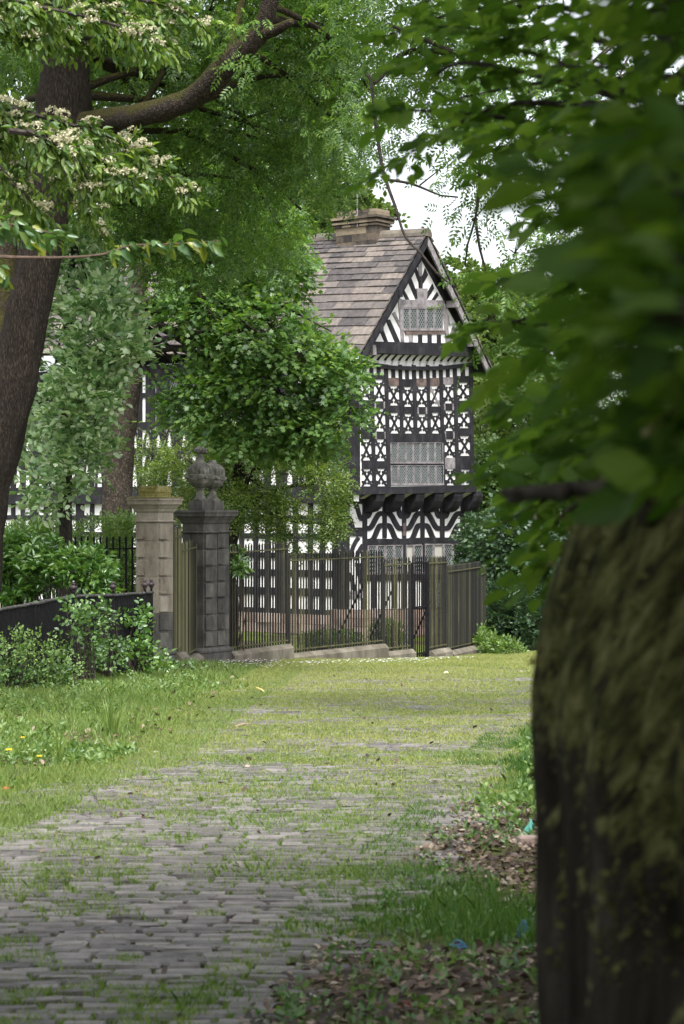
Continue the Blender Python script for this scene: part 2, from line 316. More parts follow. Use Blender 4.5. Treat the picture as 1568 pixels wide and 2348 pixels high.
def leaf_mesh(name, O, Ax, Nm, Ln, tmpl, mat, parent=None):
    tv, tf = tmpl
    Ax = unit(Ax); S = unit(np.cross(Ax, Nm)); Nn = np.cross(S, Ax)
    Ln = np.broadcast_to(np.asarray(Ln, float), (len(O),))
    V = O[:, None, :] + Ln[:, None, None] * (tv[None, :, 0:1] * S[:, None, :] + tv[None, :, 1:2] * Ax[:, None, :] + tv[None, :, 2:3] * Nn[:, None, :])
    k = len(tv); base = np.concatenate([np.array(f) for f in tf]); tot = np.array([len(f) for f in tf])
    loops = (base[None, :] + (np.arange(len(O)) * k)[:, None]).ravel()
    return link_mesh(name, V.reshape(-1, 3), (loops, np.tile(tot, len(O))), mat, parent)

def rnd(n, s=1.): return rng.normal(size=(n, 3)) * s
def sprays(P, D, length, m, leafL, phi=.95, droop=.15, jit=.35, up=1., hang=0.):
    """m alternate leaves along each twig; returns origins, axes, normals, lengths"""
    S = len(P); D = unit(D); length = np.broadcast_to(np.asarray(length, float), (S,))
    U = rnd(S, .45) + A3(0, 0, up); U = unit(U - D * (U * D).sum(-1, keepdims=True)); Sd = np.cross(D, U)
    O, A_, N_, L_ = [], [], [], []
    for k in range(m):
        t = (k + .6) / m; sg = 1 if k % 2 else -1
        pos = P + D * (length * t)[:, None]; pos[:, 2] -= droop * length * t * t
        ph = 0 if k == m - 1 else phi
        ax = D * math.cos(ph) + Sd * (sg * math.sin(ph)) + rnd(S, jit * .6); ax[:, 2] -= hang
        O.append(pos); A_.append(unit(ax)); N_.append(U + rnd(S, jit)); L_.append(leafL * rng.uniform(.65, 1.15, S))
    return np.concatenate(O), np.concatenate(A_), np.concatenate(N_), np.concatenate(L_)
def B(dx, dy, Y, rx, ry, dep=1.2): return at(dx, dy, Y), A3(rx * Y / F, dep, ry * Y / F)
def crown_pts(blobs, S, gap=.0, gscale=1.6, lo=.35, flat=.6, droop=.15, seed=0):
    C = np.array([b[0] for b in blobs]); R = np.array([b[1] for b in blobs])
    w = (R[:, 0] * R[:, 1] * R[:, 2]) ** .75; w /= w.sum()
    i = rng.choice(len(blobs), size=S, p=w); d = unit(rnd(S))
    r = lo + (1 - lo) * rng.random(S) ** .6
    P = C[i] + d * R[i] * r[:, None]
    keep = noise3(P, gscale, seed) + .5 * noise3(P, gscale * 2.7, seed + 1) > gap - .6
    P, d = P[keep], d[keep]
    D = d * A3(1, 1, flat) + rnd(len(P), .35); D[:, 2] -= droop
    return P, unit(D)
def limbs(mb, start, rad, blobs, sub=8, seed=0, sides=6):
    """limbs from the fork to every foliage mass, and twigs within it"""
    for c, R in blobs:
        s0 = start[int(rng.integers(len(start)))] if isinstance(start, list) else start
        L = np.linalg.norm(c - s0); mid = (s0 + c) / 2 + rnd(1, L * .07)[0] + A3(0, 0, L * .06)
        mb.tube([s0, mid, c], [rad, rad * .6, rad * .3], sides, step=max(.12, L / 8))
        for _ in range(sub):
            e = c + unit(rnd(1)[0]) * R * rng.uniform(.5, .95)
            m2 = (c + e) / 2 + rnd(1, .08 * np.linalg.norm(e - c))[0]
            mb.tube([c, m2, e], [rad * .3, rad * .18, rad * .06], 4, step=.4)
# ================================================================ the timber framed house
TH = math.radians(53)
dG = A3(math.cos(TH), math.sin(TH), 0); nG = A3(math.sin(TH), -math.cos(TH), 0)
B0 = A3(0.0124, 58, 0)
GZ = -2.12
def pl(dx, dy, base, off=0.):
    """point where the line of sight through survey point (dx, dy) meets the gable wall plane `base` in front of the lowest storey, then `off` further out"""
    r = A3((dx - CX) / F, 1, -(dy - CY) / F); p0 = B0 + nG * base
    t = nG @ (p0 - A3(0, 0, EYE)) / (nG @ r)
    return A3(0, 0, EYE) + r * t + nG * off
c1 = lambda x, y: ((1350 + (x + (y - 450) * 0.) / 2.412) * .5731, (1300 + y / 2.412) * .5731)
c2 = lambda x, y: ((1150 + x / 1.8447) * .5731, (780 + y / 1.8447) * .5731)
c3 = lambda x, y: ((1300 + x / 2.24) * .5731, (1900 + y / 2.24) * .5731)
PG, PU, PT, PV = 0., .40, .58, .95
def slab(mb, pts, c, base, o1, o0=0.):
    if o0 == 0. and 0 < o1 < .12: o1 = .006 + o1 * .34
    fr = [pl(*c(*p), base, o1) for p in pts]; bk = [pl(*c(*p), base, o0) for p in pts]; n = len(fr)
    mb.add(fr + bk, [tuple(range(n))] + [(i, i + n, (i + 1) % n + n, (i + 1) % n) for i in range(n)])
def q(x0, y0, x1, y1): return [(x0, y0), (x1, y0), (x1, y1), (x0, y1)]
def band(mb, line, w, c, base, o1):
    """curved timber of width w along a line of drawing points"""
    L = np.array(line, float); t = np.gradient(L, axis=0); t /= np.linalg.norm(t, axis=1)[:, None]; nn = np.stack([-t[:, 1], t[:, 0]], 1) * w / 2
    a = L + nn; b = L - nn
    slab(mb, list(map(tuple, a)) + list(map(tuple, b[::-1])), c, base, o1)
house = empty('timber_house', B0 + A3(0, 0, GZ), 'old black and white timber framed house with stone slate roof behind the railings', 'house')

# --- lowest storey of the gable end
w = MB()
gtop = 215
w1 = [(154, gtop), (1236, gtop), (1236, 1215), (154, 1215)]
slab(w, w1, c3, PG, 0., -.25)
w.build('lower_gable_wall', MT['plaster'], house)
pn = MB(); rs = np.random.default_rng(3)
for row in range(4):          # dressed stone footing in courses
    y0, y1 = 1212 + row * 74, 1212 + (row + 1) * 74 - 4; x = 100.
    while x < 1262:
        x2 = min(1262, x + rs.uniform(90, 190)); slab(pn, q(x, y0, x2 - 4, y1), c3, PG, .10 + rs.uniform(0, .025), -.2); x = x2
slab(pn, q(100, 1205, 1262, 1560), c3, PG, .085, -.24)
pn.build('stone_footing', MT['plinth'], house)
class MBs(MB):
    def __init__(s, name, mat): s.n = name; s.m = mat
    def add(s, v, f): m = MB(); m.add(v, f); m.build(s.n, MT[s.m], house)
tf = MB(); wt = MBs('weathered_timber', 'weathered'); br = MBs('brown_timber', 'brown')
T = .06
slab(tf, q(112, 200, 212, 1235), c3, PG, .10)                       # corner post
for x0, x1, y0, y1 in ((333, 371, 240, 1220), (1212, 1242, 200, 1215)): slab(tf, q(x0, y0, x1, y1), c3, PG, .085)
for x0, x1 in ((512, 548), (688, 722), (852, 887), (1028, 1066)): slab(tf, q(x0, 240, x1, 565), c3, PG, .075)
slab(tf, [(371, 570), (640, 572), (888, 560), (1212, 560), (1212, 615), (890, 612), (700, 628), (371, 630)], c3, PG, .08)
slab(tf, [(371, 895), (1212, 882), (1212, 935), (371, 950)], c3, PG, .08)
slab(tf, q(690, 625, 716, 890), c3, PG, .085); slab(tf, q(866, 612, 886, 886), c3, PG, .085)
for x in (412, 503, 598, 684, 770, 862, 950, 1040, 1128): slab(tf, q(x, 945, x + 36, 1192), c3, PG, .06)
slab(tf, [(175, 1212), (1242, 1180), (1242, 1222), (175, 1250)], c3, PG, .095)
slab(tf, q(212, 470, 333, 548), c3, PG, .07); slab(wt, q(212, 1042, 333, 1102), c3, PG, .07)
def scurve(x0, y0, x1, y1, n=17):
    return [(x0 + (x1 - x0) * t, y0 + (y1 - y0) * (lambda s: s * s * (3 - 2 * s))(min(1, max(0, (t - .14) / .72)))) for t in np.linspace(0, 1, n)]
for xl, xr, rising in ((371, 512, 1), (548, 688, 0), (722, 852, 1), (887, 1028, 0), (1066, 1212, 1)):
    for lo, hi, k in ((478, 345, 0), (585, 452, 1)):
        a, b = (xl + (28 if k else 0), xr) if rising else (xl, xr - (28 if k else 0))
        band(tf, scurve(a, lo, b, hi) if rising else scurve(a, hi, b, lo), 44, c3, PG, .055)
    # upper band springing from the bracket
    band(tf, scurve(xl - 4, 372, xl + (xr - xl) * .55, 225) if rising else scurve(xl + (xr - xl) * .45, 225, xr + 4, 372), 42, c3, PG, .055)
for a in ((300, 240, 333, 400), ): band(tf, scurve(255, 255, 335, 395), 36, c3, PG, .055)
band(tf, scurve(205, 385, 262, 475), 36, c3, PG, .055)
band(tf, [(222, 760), (232, 700), (250, 640), (272, 595), (300, 560)], 34, c3, PG, .055)
band(tf, [(280, 760), (292, 700), (312, 660), (336, 625)], 34, c3, PG, .055)
band(tf, scurve(205, 890, 285, 1050), 34, c3, PG, .055); band(tf, scurve(268, 800, 336, 960), 34, c3, PG, .055)
slab(tf, q(290, 790, 333, 830), c3, PG, .05)
slab(br, q(690, 430, 718, 545), c3, PG, .085)
# jetty: bressumer on the first floor plane, its brackets and coving below
slab(tf, [(195, 108), (700, 104), (1338, 88), (1338, 152), (700, 168), (195, 176)], c3, PU, .10, -.10)
slab(tf, q(212, 205, 1242, 258), c3, PG, .09)
br2 = []
for x in (345, 520, 702, 876, 1046, 1222):
    b = MB(); prof = [(0, 150), (.40, 150), (.44, 185), (.40, 235), (.30, 290), (.16, 325), (.0, 335)]
    for s in (0,):
        pa = [pl(*c3(x, y), PG, .05 + o * .95) for o, y in prof]; pb = [pl(*c3(x + 78, y), PG, .05 + o * .95) for o, y in prof]
        n = len(prof); b.add(pa + pb, [tuple(range(n)), tuple(range(2 * n - 1, n - 1, -1))] + [(i, (i + 1) % n, (i + 1) % n + n, i + n) for i in range(n)])
    b.build('jetty_bracket', MT['timber'], house)
for x in (300, 468, 645, 815, 988, 1160):
    cv = MB()
    g = [[pl(*c3(x + 62 * s, 158 + 58 * math.sin(t * PI / 2)), PG, .02 + .40 * (1 - t) ** 2) for s in (0, .5, 1)] for t in np.linspace(0, 1, 6)]
    for i in range(5):
        for j in range(2): cv.add([g[i][j], g[i][j + 1], g[i + 1][j + 1], g[i + 1][j]], [(0, 1, 2, 3)])
    cv.build('jetty_cove', MT['cream'], house)
def window(name, c, base, lights, y0, y1, glassoff=-.03, frame=MT['weathered'], fw=7, lead=22, sill=True, slope=0., blanks=(), dia=1.9, leadw=.014):
    """a row of leaded lights; lights = [(x0, x1)]"""
    fr = MB(); gl = MB(); ld = MB(); bl = MB()
    todo = []
    for k, (x0, x1) in enumerate(lights):
        o = slope * k; gl = MB(); ld = MB()
        for a in ((x0, y0 + o, x0 + fw, y1 + o), (x1 - fw, y0 + o, x1, y1 + o), (x0 + fw, y0 + o, x1 - fw, y0 + o + fw), (x0 + fw, y1 + o - fw, x1 - fw, y1 + o)): slab(fr, q(*a), c, base, .045, -.03)
        if k in blanks: slab(bl, q(x0 + 2, y0 + o + 2, x1 - 2, y1 + o - 2), c, base, .012, 0.); continue
        slab(gl, q(x0 + 2, y0 + o + 2, x1 - 2, y1 + o - 2), c, base, .008, 0.)
        todo.append((gl, ld))
        # leading laid as a diamond lattice
        X0, X1, Y0, Y1 = x0 + fw, x1 - fw, y0 + o + fw, y1 + o - fw; st = lead; sl = dia
        for sg in (1, -1):
            for cc in np.arange(-2000, 2000, st * sl):
                pts = []
                # line y = sg*sl*(x - X0) + cc + Y0 clipped to the light
                for xx in (X0, X1):
                    yy = sg * sl * (xx - X0) + cc + Y0
                    pts.append((xx, yy))
                (xa, ya), (xb, yb) = pts
                if ya > yb: xa, ya, xb, yb = xb, yb, xa, ya
                if yb <= Y0 or ya >= Y1: continue
                if ya < Y0: xa += (xb - xa) * (Y0 - ya) / (yb - ya); ya = Y0
                if yb > Y1: xb = xa + (xb - xa) * (Y1 - ya) / (yb - ya); yb = Y1
                if abs(yb - ya) < 3: continue
                ld.bar(pl(*c(xa, ya), base, .022), pl(*c(xb, yb), base, .022), leadw, .01, up=nG)
    f = fr.build(name, frame, house)
    for gl, ld in todo: gl.build('leaded_pane', MT['glass'], f); ld.build('lead_lattice', MT['lead'], f)
    if bl.v: bl.build('blank_panel', MT['blind'], f)
    if sill:
        s = MB(); xa, xb = lights[0][0] - 4, lights[-1][1] + 4; o = slope * len(lights)
        slab(s, [(xa, y1 + 1), (xb, y1 + 1 + o), (xb, y1 + 15 + o), (xa, y1 + 15)], c, base, .11, 0.); s.build('sill', frame, f)
    return f
window('lower_window', c3, PG, [(374, 452), (456, 530), (535, 610), (614, 688)], 632, 872, slope=-2, lead=19)
window('lower_window', c3, PG, [(718, 782), (788, 864)], 626, 868, blanks=(0,), lead=19)
window('lower_window', c3, PG, [(888, 964), (968, 1050), (1056, 1132), (1136, 1212)], 622, 866, slope=-1, blanks=(1,), lead=19)

# --- first floor
w = MB(); slab(w, q(190, 330, 1298, 1560), c1, PU, 0., -.28); w.build('upper_gable_wall', MT['plaster'], house)
sh = lambda y: (y - 450) * .024
def qs(x0, y0, x1, y1): return [(x0 + sh(y0), y0), (x1 + sh(y0), y0), (x1 + sh(y1), y1), (x0 + sh(y1), y1)]
slab(tf, [(148, 325), (206, 325), (210, 1565), (150, 1565)], c1, PU, .09)
cols = [(210, 304), (343, 444), (484, 584), (620, 714), (754, 850), (884, 974), (1012, 1108), (1148, 1264)]
for a, b in zip(cols[:-1], cols[1:]):
    lowend = 1560 if (a[0] < 400 and b[0] < 400) or a[0] > 1000 or a[0] == 343 or a[0] == 884 else 1050
    slab(tf, qs(a[1] + 3, 380, b[0] - 3, lowend), c1, PU, .075)
slab(tf, [(1264, 370), (1300, 370), (1310, 1560), (1282, 1560)], c1, PU, .09)
strip = [(392, 474), (402, 480), (420, 510), (434, 522), (440, 516), (434, 510), (422, 504), (408, 492)]
rows = [[(516, 725), (526, 735), (587, 776), (597, 787), (593, 790), (587, 785), (570, 756), (556, 730)],
        [(810, 985), (808, 1026), (846, 1045), (857, 1046), (861, 1046), (846, 1045), (826, 1021), (836, 995)],
        [(1100, 1306), (1102, 1312), None, None, None, None, (1102, 1280), (1070, 1262)],
        [(1390, 1556), (1386, 1556), None, None, None, None, (1386, 1546), (1396, 1542)]]
for k, (xa, xb) in enumerate(cols):
    y = strip[k][1]; wd = xb - xa
    slab(tf, qs(xa + wd * .33, strip[k][0] - 14, xa + wd * .68, y), c1, PU, .05)
    for r in range(4):
        cell = rows[r][k]
        if cell is None: break
        tgt = wt if (k, r) in ((6, 0), (6, 3)) else br if (k, r) in ((2, 0), (4, 0), (5, 0)) else tf
        if (k, r) == (6, 3): tgt = wt
        slab(tgt, qs(xa, y, xb, cell[0]), c1, PU, .058)
        if r in (1, 2) and (k in (1, 4, 6)): 
            for e in (xa, xb - 14): slab(wt, qs(e, y + 4, e + 14, cell[0] - 4), c1, PU, .064)
        # cusped saltire in the panel
        y0, y1 = cell; m = 4; cxm, cym = (xa + xb) / 2, (y0 + y1) / 2; hw, hh = (xb - xa) / 2 - m * 0, (y1 - y0) / 2
        for sg in (1, -1):
            t2 = wt if (k == 5 and r == 0 and sg == 1) else tf
            L = [(cxm + sg * hw * t + sh(cym + hh * t), cym + hh * t) for t in (-1, -.5, 0, .5, 1)]
            band(t2, L, 17, c1, PU, .046)
            for t in (-.56, .56):
                for e in (-1, 1):
                    px, py = cxm + sg * hw * t + e * 14 + sh(cym), cym + hh * t - e * sg * 7
                    slab(t2, [(px + 9.5 * math.cos(a), py + 12 * math.sin(a)) for a in np.linspace(0, 2 * PI, 7)[:-1]], c1, PU, .044)
        y = y1
    if rows[3][k] is None: pass
    else: slab(tf, qs(xa, y, xb, 1568), c1, PU, .058)
slab(tf, [(498, 1046), (1030, 1046), (1036, 1130), (500, 1134)], c1, PU, .085)
XL = [(502, 570), (574, 646), (649, 717), (720, 787), (790, 858), (861, 928), (931, 1006)]
uf = window('upper_window', c1, PU, [(a + 3, b + 3) for a, b in XL], 1136, 1322, lead=17, dia=1.8, fw=5)
window('upper_window', c1, PU, [(a + 9, b + 9) for a, b in XL], 1354, 1530, lead=17, dia=1.8, fw=5)
slab(tf, q(500, 1322, 1030, 1352), c1, PU, .03)
# cove under the gable: alternating black ribs and cream panels
rail = lambda x: np.interp(x, [200, 260, 480, 760, 1000, 1250, 1300], [338, 350, 392, 402, 396, 366, 356])
slab(tf, [(x, rail(x)) for x in np.linspace(205, 1300, 12)] + [(x, rail(x) + 38) for x in np.linspace(1300, 205, 12)], c1, PU, .11, -.02)
ck = MB(); cw = MB(); top = lambda x: 285 + (x - 250) * .02
def covestrip(mb, xa, xb, inset):
    g = []
    for t in np.linspace(0, 1, 7):      # t=0 at the rail, 1 under the tie beam
        yb = t; row = []
        for s in (0, 1):
            x = (xa, xb)[s]; X = x + t * 4; Y = rail(x) + (top(X) - rail(x)) * t ** .75
            row.append(pl(*c1(X, Y), PU, .02 + .20 * (1 - math.cos(t * PI / 2)) - inset))
        g.append(row)
    for i in range(6): mb.add([g[i][0], g[i][1], g[i + 1][1], g[i + 1][0]], [(0, 1, 2, 3)])
covestrip(ck, 190, 1310, .02)
for k in range(16):
    x = 250 + k * 67.5
    covestrip(cw, x, x + 42, -.008)
ck.build('cove_backing', MT['timber'], house); cw.build('cove_panel', MT['plaster'], house)

# --- gable triangle
w = MB(); slab(w, [(985, 430), (612, 1095), (1352, 1105)], c2, PT, 0., -.2); w.build('gable_wall', MT['plaster'], house)
slab(tf, [(606, 1082), (1352, 1100), (1392, 1198), (606, 1168)], c2, PT, .13, -.15)
slab(wt, [(586, 1108), (612, 1108), (616, 1182), (590, 1182)], c2, PT, .20)
slab(wt, [(828, 772), (1152, 778), (1152, 832), (834, 830)], c2, PT, .085)
slab(wt, [(812, 762), (838, 766), (858, 1100), (836, 1100)], c2, PT, .075); slab(wt, [(1142, 830), (1166, 830), (1192, 1095), (1166, 1098)], c2, PT, .075)
window('gable_window', c2, PT, [(846, 896), (899, 952), (955, 1014), (1017, 1076), (1079, 1140)], 836, 986, lead=17, dia=1.9, fw=4, leadw=.018)
slab(br, [(862, 1003), (1164, 1001), (1166, 1024), (866, 1032)], c2, PT, .07)
for x in (893, 962, 1032, 1100): slab(wt if x < 950 else tf, q(x, 1030, x + 28, 1098), c2, PT, .06)
for pts, mm in (([(722, 922), (752, 918), (826, 1084), (790, 1084)], tf), ([(682, 1010), (700, 985), (738, 1084), (712, 1084)], tf), ([(768, 872), (790, 862), (842, 980), (846, 1020)], wt),
                ([(836, 705), (848, 685), (896, 772), (872, 774)], tf), ([(888, 640), (906, 604), (962, 752), (944, 772)], tf), ([(928, 540), (942, 520), (975, 610), (966, 650)], tf),
                ([(960, 470), (988, 470), (992, 700), (968, 700)], wt), ([(962, 600), (996, 600), (992, 700), (968, 700)], tf),
                ([(1034, 590), (1012, 540), (990, 610), (998, 650)], tf), ([(1066, 655), (1078, 690), (1024, 774), (1000, 772)], tf), ([(1100, 715), (1112, 740), (1084, 778), (1060, 776)], tf),
                ([(1218, 965), (1240, 985), (1196, 1092), (1176, 1092)], wt), ([(1268, 1035), (1284, 1058), (1262, 1094), (1246, 1094)], tf), ([(1166, 850), (1186, 890), (1196, 960), (1172, 960)], wt)):
    slab(mm, pts, c2, PT, .055)
slab(wt, [(946, 690), (1030, 690), (1022, 776), (956, 776)], c2, PT, .07)
# principal rafters along the gable edges
slab(tf, [(985, 428), (985, 475), (640, 1082), (600, 1088)], c2, PT, .10); slab(tf, [(985, 428), (985, 475), (1322, 1096), (1372, 1102)], c2, PT, .10)

# --- side wall of the long range, running back and to the left
SB = B0
def sw(u, z, off=0.): return SB - nG * u - dG * off + A3(0, 0, z)
def sslab(mb, pts, o1, o0=0.):
    if o0 == 0. and 0 < o1 < .12: o1 = .006 + o1 * .5
    fr = [sw(u, z, o1) for u, z in pts]; bk = [sw(u, z, o0) for u, z in pts]; n = len(fr)
    mb.add(fr + bk, [tuple(range(n))] + [(i, i + n, (i + 1) % n + n, (i + 1) % n) for i in range(n)])
UL = 15.
w = MB(); sslab(w, [(-.0, -1.35), (UL, -1.35), (UL, 6.1), (-.0, 6.1)], 0., -.25); sslab(w, [(-.4, 1.9), (-.002, 1.9), (-.002, 6.1), (-.4, 6.1)], 0., -.25)
w.build('side_wall', MT['plaster'], house)
pn = MB(); rs = np.random.default_rng(5)
for row in range(3):
    u = -.1
    while u < UL:
        u2 = min(UL, u + rs.uniform(.4, .9)); z0 = -2.2 + row * .29; sslab(pn, [(u, z0), (u2 - .015, z0), (u2 - .015, z0 + .275), (u, z0 + .275)], .10 + rs.uniform(0, .03)); u = u2
pn.build('side_footing', MT['plinth'], house)
ts = MB()
sslab(ts, [(-.02, -1.4), (UL, -1.4), (UL, -1.2), (-.02, -1.2)], .10)
sslab(ts, [(-.02, 1.85), (UL, 1.85), (UL, 2.38), (-.02, 2.38)], .14)
for z0, z1 in ((-.82, -.6), (-.27, -.07), (.26, .42), (.82, .98), (1.35, 1.5), (3.34, 3.56), (4.12, 4.36), (5.1, 5.25), (5.8, 6.08)): sslab(ts, [(-.02, z0), (UL, z0), (UL, z1), (-.02, z1)], .06)
u = .0; k = 0; rs = np.random.default_rng(8)
while u < UL:
    wd = .34 if k % 4 == 0 else .17
    sslab(ts, [(u, -1.3), (u + wd, -1.3), (u + wd, 6.09), (u, 6.09)], .078)
    u2 = u + wd + .27
    sslab(ts, [(u + wd + .04, 4.36), (u2 - .04, 4.36), (u2 - .04, 5.8), (u + wd + .04, 5.8)], .04)
    for z0, z1 in ((2.38, 3.34), (3.56, 4.12)):         # ogee braces in the panels
        um = (u + wd + u2) / 2
        for sg in (-1, 1):
            L = [(um + sg * .15 * (1 - t ** 2), z0 + (z1 - z0) * t) for t in np.linspace(0, 1, 6)]
            a = [(x - .045, z) for x, z in L] + [(x + .045, z) for x, z in L[::-1]]; sslab(ts, a, .05)
    u = u2 + (.0 if k % 4 != 2 else .1); k += 1
sslab(ts, [(-.4, 1.9), (-.002, 1.9), (-.002, 6.1), (-.4, 6.1)], .07)
ts.build('side_framing', MT['timber'], house)
# leaded window high in the side wall
sf = MB(); sg_ = MB(); sl_ = MB()
u0, u1, z0, z1 = 4.2, 6.6, 4.30, 5.95
for a, b in [(u0 + k * .46, u0 + k * .46 + .1) for k in range(5)] + [(u1 - .1, u1)]: sslab(sf, [(a, z0), (b, z0), (b, z1), (a, z1)], .13)
for a, b in ((z0, z0 + .1), (z0 + .72, z0 + .8), (z1 - .1, z1)): sslab(sf, [(u0 + .1, a), (u1 - .1, a), (u1 - .1, b), (u0 + .1, b)], .125)
sslab(sg_, [(u0 + .05, z0 + .05), (u1 - .05, z0 + .05), (u1 - .05, z1 - .05), (u0 + .05, z1 - .05)], .095)
for sgn in (-1, 1):
    for cc in np.arange(-6, 8, .19):
        zz = [(uu, z0 + cc + sgn * 1.9 * (uu - u0)) for uu in np.linspace(u0 + .1, u1 - .1, 90)]
        zz = [p for p in zz if z0 + .1 < p[1] < z1 - .1]
        if len(zz) > 1: sl_.bar(sw(*zz[0], .064), sw(*zz[-1], .064), .02, .012, up=-dG)
f = sf.build('side_window', MT['timber'], house); sg_.build('leaded_pane', MT['glass'], f); sl_.build('lead_lattice', MT['lead'], f)
# right hand and back walls close the building
ww = MB(); wid = np.linalg.norm(pl(*c3(1240, 900), PG) - B0 * A3(1, 1, 0) - A3(0, 0, pl(*c3(1240, 900), PG)[2]))
ww.hexa([B0 + dG * (wid - (0, .25)[j]) - nG * u_ + A3(0, 0, z) for z in (-2.2, 6.1) for u_, j in ((.27, 1), (.27, 0), (UL, 0), (UL, 1))])
ww.hexa([B0 + dG * e - nG * u_ + A3(0, 0, z) for z in (-2.2, 6.1) for u_, e in ((UL, 0), (UL, wid), (UL + .2, wid), (UL + .2, 0))])
ww.build('rear_wall', MT['plaster'], house)

# --- roof
RF = pl(982, 531, PV); ELF = pl(826, 812, PV); ERF = pl(1134, 856, PV)
def along(p, dx, dy, t):           # level line back from p whose height is set where it passes survey point (dx, dy)
    k = ((dx - CX) / F * p[1] - p[0]) / (-nG[0] - (dx - CX) / F * -nG[1])
    Yk = p[1] - nG[1] * k; z = EYE - (dy - CY) / F * Yk
    return p - nG * t + A3(0, 0, (z - p[2]) * t / k)
RB = along(RF, 705, 545, 16); ELB = along(ELF, 560, 812, 16); ERB = ERF - nG * 16 + A3(0, 0, .2)
def slope(E0, E1, R0, R1, mb, n=18, seed=0, under=None):
    rs = np.random.default_rng(seed); nrm = unit(np.cross(E1 - E0, R0 - E0)); nrm = nrm if nrm[2] > 0 else -nrm
    P = lambda a, v, h=0.: (E0 + (E1 - E0) * a) * (1 - v) + (R0 + (R1 - R0) * a) * v + nrm * h
    h = np.linspace(1.6, .72, n); vs = np.concatenate([[0], np.cumsum(h) / h.sum()])
    Lr = np.linalg.norm(E1 - E0)
    for k in range(n):
        a = 0. - rs.uniform(0, .03); wav = rs.uniform(0, 6)
        while a < 1:
            wd = rs.uniform(.42, .95) * (1.15 if k < n * .4 else .85 if k < .75 * n else .62) / Lr; a2 = min(a + wd, 1.)
            aa = max(a, 0) + .006 / Lr; ab = a2 - .006 / Lr
            if ab - aa > .004:
                j = rs.uniform(-.03, .03) / n; t = rs.uniform(.036, .052); lift = .056 + rs.uniform(-.006, .012) + .01 * math.sin(wav + a * 30)
                v0 = vs[k] + j - .004; v1 = min(vs[k + 1] + .35 / n, 1.); e = rs.uniform(-.004, .004)
                lo = [P(aa, v0, lift - t), P(ab, v0 + e / 3, lift - t)]; hi = [P(aa, v0, lift), P(ab, v0 + e / 3, lift)]; up_ = [P(ab, v1, .012), P(aa, v1, .012)]
                mb.add(lo + hi + up_ + [P(ab, v1, -.02), P(aa, v1, -.02)], [(0, 1, 3, 2), (2, 3, 4, 5), (0, 2, 5, 7), (1, 6, 4, 3), (0, 7, 6, 1)])
            a = a2
    if under is not None:
        under.hexa([P(0.004, 0.01, -.12), P(1, 0.01, -.12), P(1, 1, -.12), P(0.004, 1, -.12), P(0.004, 0.01, -.022), P(1, 0.01, -.022), P(1, 1, -.022), P(0.004, 1, -.022)])
sl = MB(); un = MB()
slope(ELF, ELB, RF, RB, sl, 18, 1, un); slope(ERF, ERB, RF, RB, sl, 18, 2, un)
roof = sl.build('roof', MT['slate'], house)
un.build('roof_boarding', MT['timber'], roof)
rd = MB(); n_ = 18; rs = np.random.default_rng(4)
up = A3(0, 0, 1); sd = dG
for k in range(n_):
    a = RF + (RB - RF) * (k / n_) + A3(0, 0, -.04 + rs.uniform(-.008, .008)); b = RF + (RB - RF) * ((k + .985) / n_) + A3(0, 0, -.04 + rs.uniform(-.008, .008))
    prof = [(-.20, -.10), (-.19, .0), (-.13, .10), (0, .145), (.13, .10), (.19, 0), (.20, -.10)]
    rd.loft([[p + sd * x + up * z for x, z in prof] for p in (a, b)])
rd.build('ridge_stone', MT['ridge'], roof)
# bargeboards with purlin ends
for E, nm, sgn in ((ELF, 'bargeboard', 1), (ERF, 'bargeboard', -1)):
    m = MB(); a = RF - up * .10 - nG * .02; b = E - up * .10 - nG * .02
    for kk in range(1):
        m.hexa([p + nG * o + A3(0, 0, z) for z in (-.30, -.02) for p, o in ((a, -.06), (b, -.06), (b, .0), (a, .0))])
    m.build(nm, MT['timber' if sgn == 1 else 'weathered'], house)
for t in (.42, .70):
    for E in (ELF, ERF):
        m = MB(); p = RF + (E - RF) * t - up * .33; m.bar(p - nG * .5, p + nG * .02, .17, .2); m.build('purlin_end', MT['weathered'] if E is ERF else MT['timber'], house)
m = MB(); g0 = ELF - up * .10 - dG * .06 - nG * .05; g1 = g0 + (ELB - ELF) * (.9 / 16); m.bar(g0, g1, .10, .10); m.build('gutter', MT['white_pvc'], house)

# --- chimney astride the ridge
ta = (pl(832, 500, PV)); kc = ((832 - CX) / F * RF[1] - RF[0]) / (-nG[0] - (832 - CX) / F * -nG[1])
cc = RF + (RB - RF) * (kc / 16); 
def z_at(dy): return EYE - (dy - CY) / F * cc[1]
chm = MB(); rs = np.random.default_rng(9)
def blk(z0, z1, l, s, courses=1, jit=.0, split=3):
    dz = (z1 - z0) / courses
    for k in range(courses):
        n = split + k % 2
        for i in range(n):
            u0_, u1_ = -l / 2 + l * i / n + .004, -l / 2 + l * (i + 1) / n - .004
            j = rs.uniform(-jit, jit)
            c_ = cc + A3(0, 0, 0); c_[2] = 0
            pts = [c_ - nG * uu + dG * vv * (1 + j) + A3(0, 0, z) for z in (z0 + k * dz + .003, z0 + (k + 1) * dz - .003) for uu, vv in ((u0_, -s / 2), (u1_, -s / 2), (u1_, s / 2), (u0_, s / 2))]
            chm.hexa(pts)
L_, S_ = 1.50, .72
blk(cc[2] - .9, z_at(523), L_, S_, 5, .01, 4)
for y0, y1, e in ((523, 518, .10), (516, 511, .18), (511, 506, .10), (506, 500, .26), (499, 485, -.02)): blk(z_at(y0), z_at(y1), L_ + e, S_ + e, 1 if y0 > 500 else 2, .01, 5)
ch = chm.build('chimney', MT['chimney'], house)
m = MB(); p = cc - dG * .42 + nG * .1; 
